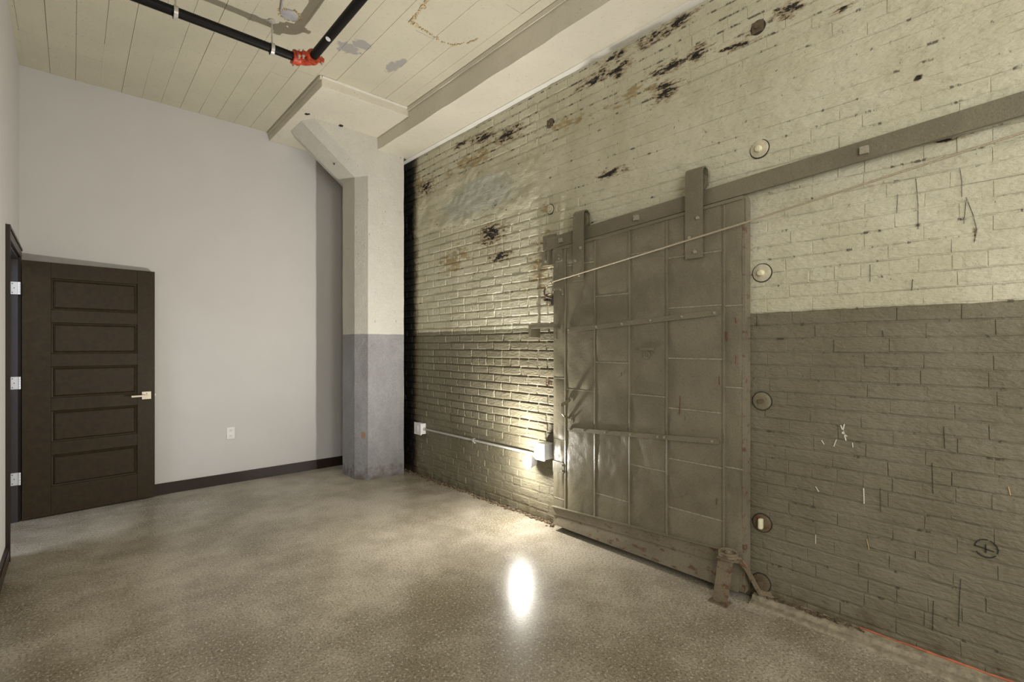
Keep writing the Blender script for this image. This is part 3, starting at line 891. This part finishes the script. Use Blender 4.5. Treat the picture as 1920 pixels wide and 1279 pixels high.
# ------------------------------------------------------------------ tin clad sliding fire door
XFD, XBK = 2.668, 2.732
def dtop(y): return 2.083 + (DY1 - y) * 0.058
DZB = 0.045
fd = thing('sliding_fire_door', (2.70, 1.81, DZB), 'large grey tin-clad sliding fire door hung on the inclined track', 'fire door')
core = MB().hexa([(XFD + 0.004, DY0, DZB), (XBK, DY0, DZB), (XBK, DY1, DZB), (XFD + 0.004, DY1, DZB),
                  (XFD + 0.004, DY0, dtop(DY0)), (XBK, DY0, dtop(DY0)), (XBK, DY1, dtop(DY1)), (XFD + 0.004, DY1, dtop(DY1))])
core.build('core', 'steel', fd)
YS = [DY1, 2.388, 2.12, 1.839, 1.573, 1.226, DY0]
HS = [[1.129, 0.673, 0.242], [1.945, 1.052], [1.703, 1.254, 0.358], [1.95, 1.055, 0.604], [1.89, 1.59, 1.29, 0.992, 0.689, 0.398], [1.582, 1.138, 0.701]]
def sheet(y0, y1, zb, zt0, zt1, seed):
    """pillowed tin sheet; y0<y1, zt0/zt1 top height at y0/y1"""
    mb = MB(); vs_ = []
    N, K = 14, max(8, int((zt0 - zb) / 0.022))
    for k in range(K + 1):
        for i in range(N + 1):
            u, v = i / N, k / K
            y = y0 + (y1 - y0) * u
            z = zb + ((zt0 + (zt1 - zt0) * u) - zb) * v
            e = min(1, min(u, 1 - u) * (y1 - y0) / 0.03) * min(1, min(v, 1 - v) * (zt0 - zb) / 0.03)
            d = 0.0080 * e * (0.5 + 0.9 * noise.noise(Vector((y * 5 + seed, z * 5, seed)))) + 0.0032 * e * noise.noise(Vector((y * 14, z * 11, seed)))
            if z < 0.78 and 0 < e: d += 0.0050 * e * noise.noise(Vector((y * 30, z * 24, seed))) * (1.0 if z > 0.5 else 0.6)
            vs_.append((XFD - d, y, z))
    fs_ = [(k * (N + 1) + i, k * (N + 1) + i + 1, (k + 1) * (N + 1) + i + 1, (k + 1) * (N + 1) + i) for k in range(K) for i in range(N)]
    mb.add(vs_, fs_)
    # folded rim back to the core
    n = len(vs_)
    rim = [0, N, (K + 1) * (N + 1) - 1, K * (N + 1)]
    b = [(XFD + 0.005, vs_[j][1], vs_[j][2]) for j in rim]
    mb.add([vs_[j] for j in rim] + b, [(i, (i + 1) % 4, 4 + (i + 1) % 4, 4 + i) for i in range(4)])
    return mb
hm = 0.0012
for c_ in range(6):
    ya, yb = YS[c_ + 1], YS[c_]
    zz = HS[c_] + [DZB]
    top = None
    for j, zb in enumerate(zz):
        t0 = dtop(ya) - 0.012 if top is None else top
        t1 = dtop(yb) - 0.012 if top is None else top
        o = sheet(ya + hm, yb - hm, zb + hm, t0 - hm, t1 - hm, c_ * 7.3 + j * 2.9).build('tin_sheet', 'steel', fd, smooth=True)
        top = zb
# standing seams
for y in YS[1:-1]:
    zt = dtop(y) - 0.02
    sm = MB().prism([(y - 0.0075, XFD + 0.003), (y + 0.0075, XFD + 0.003), (y + 0.006, XFD - 0.006), (y - 0.005, XFD - 0.0085)], 'z', DZB + 0.1, zt)
    sm.v = [(q[1], q[0], q[2]) for q in sm.v]
    sm.build('standing_seam', 'steel', fd)
for c_ in range(6):
    ya, yb = YS[c_ + 1] + 0.009, YS[c_] - 0.009
    for z in HS[c_]:
        MB().add([(XFD + 0.002, ya, z - 0.004), (XFD + 0.002, yb, z - 0.004), (XFD - 0.0035, yb, z - 0.0025), (XFD - 0.0035, ya, z - 0.0025), (XFD + 0.002, ya, z + 0.004), (XFD + 0.002, yb, z + 0.004), (XFD - 0.0028, yb, z + 0.003), (XFD - 0.0028, ya, z + 0.003)],
                 [(0, 1, 2, 3), (7, 6, 5, 4), (0, 4, 5, 1), (3, 2, 6, 7), (0, 3, 7, 4), (1, 5, 6, 2)]).build('cross_seam', 'seamworn', fd)
# cap along the top edge
MB().hexa([(XFD - 0.008, DY0 + 0.01, dtop(DY0) - 0.016), (XBK, DY0 + 0.01, dtop(DY0) - 0.016), (XBK, DY1, dtop(DY1) - 0.016), (XFD - 0.008, DY1, dtop(DY1) - 0.016),
           (XFD - 0.004, DY0 + 0.01, dtop(DY0) + 0.004), (XBK, DY0 + 0.01, dtop(DY0) + 0.004), (XBK, DY1, dtop(DY1) + 0.004), (XFD - 0.004, DY1, dtop(DY1) + 0.004)]).build('top_cap', 'steel', fd)
# edge band on the near side and its bare rusty end at the top
MB().box(XFD - 0.003, XBK, DY0 - 0.003, DY0 + 0.012, DZB + 0.01, 2.02).build('edge_band', 'steelrust', fd)
MB().box(XFD + 0.004, XBK - 0.006, DY0 - 0.006, DY0 + 0.01, 2.03, 2.15).build('edge_end', 'steelrust', fd)
def flat_bar(name, ya, za, yb, zb, h, th, mat_, bolts, xo=0.0):
    x0 = XFD - 0.0105 - xo
    o = MB().hexa([(x0 - th, ya, za - h / 2), (x0, ya, za - h / 2), (x0, yb, zb - h / 2), (x0 - th, yb, zb - h / 2),
                   (x0 - th, ya, za + h / 2), (x0, ya, za + h / 2), (x0, yb, zb + h / 2), (x0 - th, yb, zb + h / 2)]).build(name, mat_, fd)
    for f in bolts:
        y = ya + (yb - ya) * f; z = za + (zb - za) * f
        MB().cyl((x0 - th + 0.001, y, z), (x0 - th - 0.010, y, z), 0.007, 6).build('bolt', 'boltm', o)
    return o
flat_bar('strap_bar', 2.357, 1.478, 1.253, 1.548, 0.030, 0.008, 'steel', (0.015, 0.24, 0.43, 0.62, 0.81, 0.985))
flat_bar('strap_bar', 2.347, 0.765, 1.250, 0.836, 0.030, 0.008, 'steel', (0.015, 0.13, 0.30, 0.48, 0.66, 0.70, 0.97))
# bottom rail: inclined angle iron over a kick plate
def zr(y): return 0.178 + (DY1 - y) * 0.058
def zr2(y): return 0.117 + (DY1 - y) * 0.044
ra = MB().hexa([(XFD - 0.014, DY0, zr2(DY0)), (XFD, DY0, zr2(DY0)), (XFD, DY1, zr2(DY1)), (XFD - 0.014, DY1, zr2(DY1)),
                (XFD - 0.014, DY0, zr(DY0)), (XFD, DY0, zr(DY0)), (XFD, DY1, zr(DY1)), (XFD - 0.014, DY1, zr(DY1))])
rail = ra.build('bottom_rail', 'steelrust', fd)
fl = MB().hexa([(XFD - 0.030, DY0 + 0.012, zr(DY0) - 0.004), (XFD - 0.012, DY0 + 0.012, zr(DY0) - 0.004), (XFD - 0.012, DY1, zr(DY1) - 0.004), (XFD - 0.030, DY1, zr(DY1) - 0.004),
                (XFD - 0.030, DY0 + 0.012, zr(DY0) + 0.001), (XFD - 0.012, DY0 + 0.012, zr(DY0) + 0.001), (XFD - 0.012, DY1, zr(DY1) + 0.001), (XFD - 0.030, DY1, zr(DY1) + 0.001)])
fl.build('flange', 'steel', rail)
kp = MB().hexa([(XFD - 0.018, DY0 + 0.03, DZB), (XFD - 0.003, DY0 + 0.03, DZB), (XFD - 0.003, DY1 - 0.004, DZB), (XFD - 0.018, DY1 - 0.004, DZB),
                (XFD - 0.007, DY0 + 0.03, zr2(DY0 + 0.03)), (XFD - 0.001, DY0 + 0.03, zr2(DY0 + .03)), (XFD - 0.001, DY1 - 0.06, zr2(DY1) - 0.002), (XFD - 0.007, DY1 - 0.06, zr2(DY1) - 0.002)])
kp.build('kick_plate', 'steelrust', fd)
# roller hangers
def ztrack(y): return 2.116 + (2.219 - y) * 0.0592      # underside of the track
for ya, yb, z0, z1, bz, tip in ((2.204, 2.297, 1.822, 2.318, (1.86, 1.965, 2.05), 0), (1.339, 1.443, 1.866, 2.385, (1.90, 1.985, 2.09), 1)):
    ym = (ya + yb) / 2
    xp = XFD - 0.020
    pts = [(xp, ym, z0), (xp, ym, z0 + 0.05), (xp, ym, z1 - 0.05)]
    for k in range(9):                              # bend over the roller
        a = math.pi * k / 8
        pts.append((xp + 0.036 - 0.036 * math.cos(a), ym, z1 - 0.036 + 0.036 * math.sin(a)))
    pts.append((xp + 0.072, ym, z1 - 0.10))
    hgr = MB().strip(pts, (0, 1, 0), None, yb - ya, 0.008).build('hanger_strap', 'steel', fd)
    MB().box(xp + 0.003, XFD + 0.001, ya + 0.01, yb - 0.01, z0 + 0.01, min(2.09, dtop(ym) - 0.03)).build('packing_plate', 'steel', hgr)
    for k, z in enumerate(bz):
        yy = ym + (-0.012, 0.022, -0.028)[k]
        MB().cyl((xp - 0.003, yy, z), (xp - 0.016, yy, z), 0.010, 6).build('bolt', 'boltm', hgr)
    zw = ztrack(ym) + 0.088 + 0.050
    wh = MB().lathe((xp + 0.022, ym, zw), (1, 0, 0), [(0.060, 0), (0.060, 0.005), (0.050, 0.007), (0.050, 0.025), (0.060, 0.027), (0.060, 0.032)], 28).build('roller', 'steel', fd, smooth=True)
    MB().cyl((xp - 0.003, ym, zw), (xp + 0.068, ym, zw), 0.010, 12).build('axle', 'steel', wh)
# bent strap pull handle
hx = XFD - 0.006
pull = MB().strip([(hx, 2.325, 0.995), (hx, 2.345, 0.975), (hx - 0.02, 2.365, 0.955), (hx - 0.045, 2.372, 0.945), (hx - 0.047, 2.372, 0.93), (hx - 0.047, 2.368, 0.875), (hx - 0.043, 2.366, 0.865), (hx - 0.02, 2.36, 0.855), (hx, 2.345, 0.845), (hx, 2.325, 0.835)], (0, 0.85, 0.5), None, 0.024, 0.006).build('pull_handle', 'steel', fd)
for z, y in ((0.992, 2.328), (0.838, 2.328)):
    MB().box(hx - 0.005, XFD + 0.001, y - 0.020, y + 0.020, z - 0.020, z + 0.020).build('foot_plate', 'steel', pull)
    MB().cyl((hx - 0.004, y - 0.004, z), (hx - 0.016, y - 0.004, z), 0.008, 6).build('bolt', 'boltm', pull)
# faint maker plate and catch plates
pz = px(1213, 655, XFD)
mp = MB().box(XFD - 0.008, XFD, pz[0] - 0.055, pz[0] + 0.055, pz[1] - 0.008, pz[1] + 0.010).build('riveted_plate', 'steel', fd)
MB().lathe((XFD - 0.001, pz[0], pz[1] - 0.035), (-1, 0, 0), [(0.024, 0), (0.024, 0.005), (0.018, 0.007), (0.017, 0.004), (0.001, 0.004)], 20).build('disc', 'steel', mp, smooth=True)
def rounded_plate(name, y0, y1, z0, z1, r, x0, x1, mat_, parent):
    """rounded at the y0 (near) corners"""
    poly = [(y1, z0), (y1, z1)]
    for k in range(7):
        a = math.radians(90 + 90 * k / 6); poly.append((y0 + r + r * math.cos(a), z1 - r + r * math.sin(a)))
    for k in range(7):
        a = math.radians(180 + 90 * k / 6); poly.append((y0 + r + r * math.cos(a), z0 + r + r * math.sin(a)))
    return MB().prism(poly, 'x', x0, x1).build(name, mat_, parent)
q0 = px(1056, 471, XFD); q1 = px(1038, 497, XFD)
cp = rounded_plate('catch_plate', q0[0], DY1 - 0.003, 1.985, 2.075, 0.02, XFD - 0.012, XFD - 0.001, 'steel', fd)
for z in (2.005, 2.03):
    MB().cyl((XFD - 0.011, q0[0] + 0.03, z), (XFD - 0.018, q0[0] + 0.03, z), 0.006, 6).build('bolt', 'boltm', cp)
cp = rounded_plate('catch_plate', 2.395, DY1 - 0.003, 0.435, 0.515, 0.02, XFD - 0.010, XFD - 0.001, 'steel', fd)
for z in (0.455, 0.495):
    MB().cyl((XFD - 0.009, 2.415, z), (XFD - 0.017, 2.415, z), 0.007, 6).build('bolt', 'boltm', cp)
# curved hook strap near the rope
pts = []
for k in range(9):
    a = math.radians(95 - 95 * k / 8)
    pts.append((XFD - 0.006, 2.455 - 0.050 * math.cos(a) , 1.735 + 0.05 * math.sin(a)))
pts = [(XFD - 0.006, 2.508, 1.783)] + pts
hs = MB().strip(pts, (1, 0, 0), None, 0.008, 0.020).build('hook_strap', 'steel', fd)
for y, z in ((2.49, 1.783), (2.43, 1.778), (2.407, 1.742)):
    MB().cyl((XFD - 0.009, y, z), (XFD - 0.016, y, z), 0.005, 6).build('bolt', 'boltm', hs)
# red crayon scratches
for a, b in (((1362, 622), (1364, 640)), ((1349, 706), (1350, 722)), ((1276, 742), (1275, 778)), ((1286, 780), (1285, 790)), ((1345, 934), (1344, 946)), ((1381, 668), (1380, 682)), ((1166, 698), (1166, 705)), ((1380, 596), (1381, 606))):
    (ya, za), (yb, zb) = px(*a, XFD), px(*b, XFD)
    s = MB(); s.strip([(XFD - 0.0055, ya, za), (XFD - 0.0055, yb, zb)], (1, 0, 0), None, 0.004, 0.0022)
    s.build('scratch', 'redscratch', fd)

# ------------------------------------------------------------------ track
tk = thing('door_track', (2.70, 1.0, 2.12), 'inclined grey flat steel track bar across the brick wall', 'track')
TY0, TY1 = -1.0, 2.60
MB().hexa([(2.692, TY0, ztrack(TY0)), (2.708, TY0, ztrack(TY0)), (2.708, TY1, ztrack(TY1)), (2.692, TY1, ztrack(TY1)),
           (2.692, TY0, ztrack(TY0) + 0.09), (2.708, TY0, ztrack(TY0) + 0.09), (2.708, TY1, ztrack(TY1) + 0.09), (2.692, TY1, ztrack(TY1) + 0.09)]).build('bar', 'track', tk)
for y in (0.588, -0.5, 1.80, 2.45):
    z = ztrack(y) + 0.042
    s = MB().cyl((2.708, y, z), (XR - 0.0005, y, z), 0.018, 14).build('spacer', 'track', tk)
    MB().box(2.674, 2.693, y - 0.017, y + 0.017, z - 0.017, z + 0.017, 0.002).build('bolt', 'boltm', tk)
# cleat plates on the wall at the lower end of the track
cl = thing('track_cleat', (2.74, 2.62, 2.0), 'pair of bolted grey cleat plates on the wall at the track end', 'bracket')
for y0, y1, z0, z1, x0, holes in ((2.545, 2.665, 2.100, 2.215, 2.715, ((2.60, 2.17), (2.61, 2.115))), (2.545, 2.685, 1.985, 2.098, 2.722, ((2.64, 2.02),))):
    pl_ = MB().box(x0, XR + 0.004, y0, y1, z0, z1, 0.002).build('plate', 'track', cl)
    for y, z in holes:
        MB().cyl((x0 + 0.001, y, z), (x0 - 0.010, y, z), 0.010, 6).build('bolt', 'boltm', pl_)
# hooped keeper bridging wall and door edge
kp = thing('door_keeper', (2.70, 2.62, 1.44), 'dark steel keeper bar with turned-down ends at the door edge', 'latch')
MB().box(2.640, 2.652, 2.455, 2.748, 1.500, 1.528, 0.002).build('bar', 'steel', kp)
MB().box(2.638, 2.654, 2.455, 2.480, 1.415, 1.500, 0.002).build('leg', 'steel', kp)
MB().box(2.640, XR, 2.722, 2.748, 1.430, 1.500, 0.002).build('leg', 'steel', kp)
# hook in the wall left of the door
wk = thing('wall_hook', (XR, 2.62, 1.76), 'rusty hook in the chipped hole left of the door', 'hook')
MB().tube([(XR + 0.01, 2.60, 1.735), (2.715, 2.60, 1.735), (2.69, 2.61, 1.742), (2.685, 2.62, 1.76), (2.69, 2.625, 1.79), (2.70, 2.625, 1.80)], 0.007, 10).build('hook', 'anchor_rust', wk, smooth=True)
MB().lathe((XR - 0.004, 2.575, 1.715), (-1, 0, 0), [(0.040, 0), (0.038, 0.004), (0.02, 0.0045), (0.001, 0.0045)], 14).build('hole', 'gap', wk)

# ------------------------------------------------------------------ counterweight rope
rp = thing('wire_rope', (2.62, 1.2, 1.9), 'taut tan wire rope slanting across the fire door', 'rope')
ra_, rb_ = px(1037, 528, 2.632), px(1395, 418, 2.632)
rs = (rb_[1] - ra_[1]) / (rb_[0] - ra_[0])
rc_ = px(1920, 248, 2.66)
end = (2.675, -0.9, rc_[1] + (rc_[1] - rb_[1]) / (rc_[0] - rb_[0]) * (-0.9 - rc_[0]))
MB().tube([(2.70, 2.62, 1.80), (2.665, 2.56, ra_[1] - 0.005), (2.632, ra_[0], ra_[1]), (2.632, rb_[0], rb_[1]), (2.66, rc_[0], rc_[1]), end], 0.0052, 10).build('cord', 'rope', rp, smooth=True)
for y in (2.48, 2.50):
    MB().lathe((2.634, y, ra_[1] + rs * (y - ra_[0])), (0.05, 1, rs), [(0.001, -0.008), (0.010, -0.004), (0.010, 0.004), (0.001, 0.008)], 10).build('knot', 'rope', rp, smooth=True)

# ------------------------------------------------------------------ floor guide
fg = thing('floor_guide', (2.60, 1.17, 0), 'rusty floor guide with a horizontal roller at the door foot', 'door guide')
fz = 0.235
pts = [(2.570, 1.200, 0.006), (2.585, 1.195, 0.10), (2.598, 1.188, 0.20), (2.606, 1.180, fz)]
MB().strip([(2.548, 1.205, 0.004), (2.572, 1.203, 0.006)] + pts[1:], (0.05, 1, 0), None, 0.078, 0.009).build('leg', 'guide', fg)
MB().strip([(2.60, 1.145, fz), (2.622, 1.120, fz - 0.005), (2.640, 1.098, fz - 0.035), (2.700, 1.066, 0.085), (2.722, 1.058, 0.052), (2.733, 1.03, 0.050), (2.735, 1.00, 0.048)], (-0.75, -0.3, -0.35), None, 0.034, 0.012).build('leg', 'guide', fg)
MB().box(2.560, 2.635, 1.130, 1.215, fz - 0.004, fz + 0.006, 0.002).build('bridge', 'guide', fg)
wc = (2.602, 1.172, fz + 0.006)
whl = MB().lathe(wc, (0, 0, 1), [(0.044, 0), (0.050, 0.003), (0.050, 0.010), (0.046, 0.014), (0.050, 0.018), (0.050, 0.026), (0.045, 0.029), (0.040, 0.026), (0.038, 0.014), (0.020, 0.014), (0.001, 0.014)], 32).build('roller', 'guide', fg, smooth=True)
MB().lathe((wc[0], wc[1], wc[2] + 0.012), (0, 0, 1), [(0.020, 0), (0.020, 0.012), (0.012, 0.014), (0.012, 0.022), (0.010, 0.024), (0.001, 0.024)], 20).build('axle', 'guide', whl, smooth=True)
MB().box(2.525, 2.60, 1.150, 1.250, 0, 0.005, 0.001).build('foot_plate', 'guide', fg)
for y in (1.172, 1.232):
    MB().cyl((2.538, y, 0.004), (2.538, y, 0.016), 0.011, 6).build('bolt', 'anchor_rust', fg)

# ------------------------------------------------------------------ electrical: box, conduit, floodlight
eb = thing('junction_box', (2.70, 4.46, 0.50), 'small white metal junction box at the left end of the conduit', 'electrical box')
MB().box(2.688, XR - 0.004, 4.400, 4.520, 0.450, 0.560, 0.004).build('body', 'boxwhite', eb)
MB().box(2.680, 2.690, 4.393, 4.527, 0.443, 0.567, 0.002).build('cover', 'boxwhite', eb)
MB().box(2.677, 2.681, 4.447, 4.473, 0.475, 0.535, 0.001).build('switch_toggle', 'plastic', eb)
for z in (0.463, 0.547):
    MB().cyl((2.681, 4.46, z), (2.678, 4.46, z), 0.004, 8).build('screw', 'hanger', eb)
cn = thing('conduit', (2.73, 3.6, 0.50), 'thin grey conduit running low along the brick wall to the floodlight', 'conduit')
MB().tube([(2.722, 4.402, 0.503), (2.722, 3.6, 0.507), (2.722, 2.70, 0.512)], 0.0105, 14).build('pipe', 'conduit', cn, smooth=True)
MB().cyl((2.722, 4.400, 0.503), (2.722, 4.372, 0.503), 0.0155, 14).build('connector', 'hanger', cn)
MB().cyl((2.722, 2.70, 0.512), (2.722, 2.735, 0.512), 0.0155, 14).build('connector', 'hanger', cn)
cy_ = px(888, 827, 2.72)[0]
cs = MB().strip([(XR - 0.008, cy_, 0.480), (2.730, cy_, 0.486), (2.709, cy_, 0.498), (2.708, cy_, 0.512), (2.715, cy_, 0.522), (2.735, cy_, 0.523)], (0, 1, 0), None, 0.020, 0.003).build('strap', 'hanger', cn)
MB().cyl((2.735, cy_, 0.482), (2.725, cy_, 0.482), 0.006, 8).build('screw', 'hanger', cs)

el = thing('floodlight', (2.70, 2.62, 0.52), 'small white box floodlight glowing brightly beside the fire door', 'lamp')
MB().box(2.640, XR - 0.002, 2.572, 2.672, 0.505, 0.622, 0.004).build('body', 'boxwhite', el)
MB().box(2.632, 2.642, 2.566, 2.678, 0.499, 0.628, 0.003).build('cover', 'boxwhite', el)
LC = Vector((2.625, 2.725, 0.470))
LD = Vector((-0.82, 0.30, 0.08)).normalized()
MB().tube([(2.66, 2.655, 0.515), (2.655, 2.675, 0.500), (2.655, 2.69, 0.485), LC - LD * 0.055], 0.008, 10).build('swivel_arm', 'boxwhite', el, smooth=True)
hd = MB().lathe(LC, LD, [(0.014, -0.062), (0.026, -0.055), (0.044, -0.020), (0.052, -0.002), (0.053, 0.004), (0.050, 0.005)], 24).build('lamp_head', 'boxwhite', el, smooth=True)
MB().lathe(LC, LD, [(0.048, 0.0045), (0.045, 0.020), (0.034, 0.034), (0.018, 0.041), (0.001, 0.043)], 24).build('lens', 'lens', hd, smooth=True)
for nm, typ, en in (('floodlight_beam', 'SPOT', LAMP_SPOT), ('floodlight_spill', 'POINT', LAMP_SPILL)):
    ld = bpy.data.lights.new(nm, typ)
    ld.energy = en; ld.color = (1.0, 0.965, 0.90)
    ld.shadow_soft_size = 0.032
    if typ == 'SPOT':
        ld.spot_size = math.radians(179); ld.spot_blend = 1.0
    lo = bpy.data.objects.new(nm, ld); COL.objects.link(lo)
    p_ = LC + LD * 0.070
    lo.location = p_
    lo.rotation_euler = Vector((-0.66, 0.22, 0.72)).to_track_quat('-Z', 'Y').to_euler()

# ------------------------------------------------------------------ sprinkler pipe
PZ = 3.405
PX2, PY1 = 1.265, 3.60
sk = thing('sprinkler_pipe', (PX2, PY1, PZ), 'black sprinkler pipe turning a corner below the ceiling', 'pipe')
PR = 0.029
MB().tube([(XL + 0.002, PY1, PZ), (0.4, PY1, PZ), (PX2 - 0.085, PY1, PZ)], PR, 20).build('pipe', 'pipe', sk, smooth=True)
MB().tube([(PX2, PY1 - 0.085, PZ), (PX2, 1.0, PZ), (PX2, YF + 0.05, PZ)], PR, 20).build('pipe', 'pipe', sk, smooth=True)
arc = [(PX2 - 0.07 + 0.07 * math.sin(math.radians(a)), PY1 - 0.07 + 0.07 * math.cos(math.radians(a)), PZ) for a in range(0, 91, 10)]
elb = MB().tube([(PX2 - 0.09, PY1, PZ)] + arc + [(PX2, PY1 - 0.09, PZ)], 0.037, 18).build('elbow', 'redfit', sk, smooth=True)
tag(elb, label='red grooved elbow fitting')
for c_, ax in (((PX2 - 0.085, PY1, PZ), (1, 0, 0)), ((PX2, PY1 - 0.085, PZ), (0, 1, 0))):
    cpl = MB().lathe(c_, ax, [(0.036, -0.026), (0.047, -0.024), (0.049, -0.012), (0.046, 0), (0.049, 0.012), (0.047, 0.024), (0.036, 0.026)], 24)
    sd = Vector(ax).cross(Vector((0, 0, 1)))
    cc = Vector(c_)
    for s in (-1, 1):
        e = cc + sd * (0.058 * s)
        cpl.box(e.x - 0.018, e.x + 0.018, e.y - 0.018, e.y + 0.018, PZ - 0.014, PZ + 0.014, 0.004)
    cp_ = cpl.build('coupling', 'redfit', sk, smooth=True)
    for s in (-1, 1):
        e = cc + sd * (0.064 * s)
        MB().cyl(e - Vector((0, 0, 0.034)), e + Vector((0, 0, 0.03)), 0.006, 8).build('bolt', 'hanger', cp_)
        MB().cyl(e - Vector((0, 0, 0.022)), e - Vector((0, 0, 0.014)), 0.010, 6).build('nut', 'hanger', cp_)
def pipe_hanger(c_, ax):
    c_ = Vector(c_); ax = Vector(ax)
    s = ax.cross(Vector((0, 0, 1)))
    pts = []
    for k in range(25):
        a = 2 * math.pi * k / 24 + math.pi / 2
        pts.append(c_ + s * (0.036 * math.cos(a)) + Vector((0, 0, 0.040 * math.sin(a) - 0.006)))
    h = MB().strip(pts, ax, None, 0.022, 0.003).build('ring_hanger', 'hanger', sk)
    MB().cyl(c_ + Vector((0, 0, 0.030)), (c_.x, c_.y, ZC - 0.002), 0.005, 10).build('rod', 'hanger', h)
    MB().lathe((c_.x, c_.y, ZC - 0.012), (0, 0, 1), [(0.022, 0), (0.022, 0.006), (0.014, 0.010)], 14).build('ceiling_flange', 'hanger', h)
pipe_hanger((0.47, PY1, PZ), (1, 0, 0))
pipe_hanger((1.02, PY1, PZ), (1, 0, 0))
pipe_hanger((PX2, 2.2, PZ), (0, 1, 0))
wt = px  # small white paint tag on the pipe
MB().lathe((PX2 - 0.014, 3.20, PZ - 0.0245), (-0.5, 0, -0.87), [(0.017, 0), (0.016, 0.0035), (0.001, 0.004)], 16).build('paint_spot', 'boxwhite', sk, smooth=True)

# round cover plate with torn paint around it, and the stub wire beside it
cpn = thing('ceiling_cover', (1.09, 3.455, ZC), 'round grey cover plate with torn edges on the ceiling', 'cover plate')
MB().lathe((1.09, 3.455, ZC), (0, 0, -1), [(0.056, 0), (0.056, 0.010), (0.050, 0.013), (0.001, 0.013)], 28).build('plate', 'greypatch', cpn, smooth=True)
tr = MB()
for k in range(46):
    a = random.uniform(0, 2 * math.pi)
    r0 = 0.055; r1 = r0 + random.uniform(0.006, 0.030)
    da = random.uniform(0.04, 0.12)
    z = ZC - 0.009 - random.uniform(0, 0.006)
    tr.add([(1.09 + r0 * math.cos(a - da), 3.455 + r0 * math.sin(a - da), z), (1.09 + r0 * math.cos(a + da), 3.455 + r0 * math.sin(a + da), z), (1.09 + r1 * math.cos(a), 3.455 + r1 * math.sin(a), ZC - 0.006),
            (1.09 + r0 * math.cos(a - da), 3.455 + r0 * math.sin(a - da), ZC), (1.09 + r0 * math.cos(a + da), 3.455 + r0 * math.sin(a + da), ZC), (1.09 + r1 * math.cos(a), 3.455 + r1 * math.sin(a), ZC)],
           [(0, 1, 2), (5, 4, 3), (0, 3, 4, 1), (1, 4, 5, 2), (2, 5, 3, 0)])
tag(tr.build('torn_paint', 'ridge', cpn), kind='stuff')
MB().tube([(1.03, 3.44, ZC - 0.012), (1.00, 3.30, ZC - 0.014), (0.96, 3.1, ZC - 0.012)], 0.006, 8).build('stub_cable', 'greypatch', cpn, smooth=True)
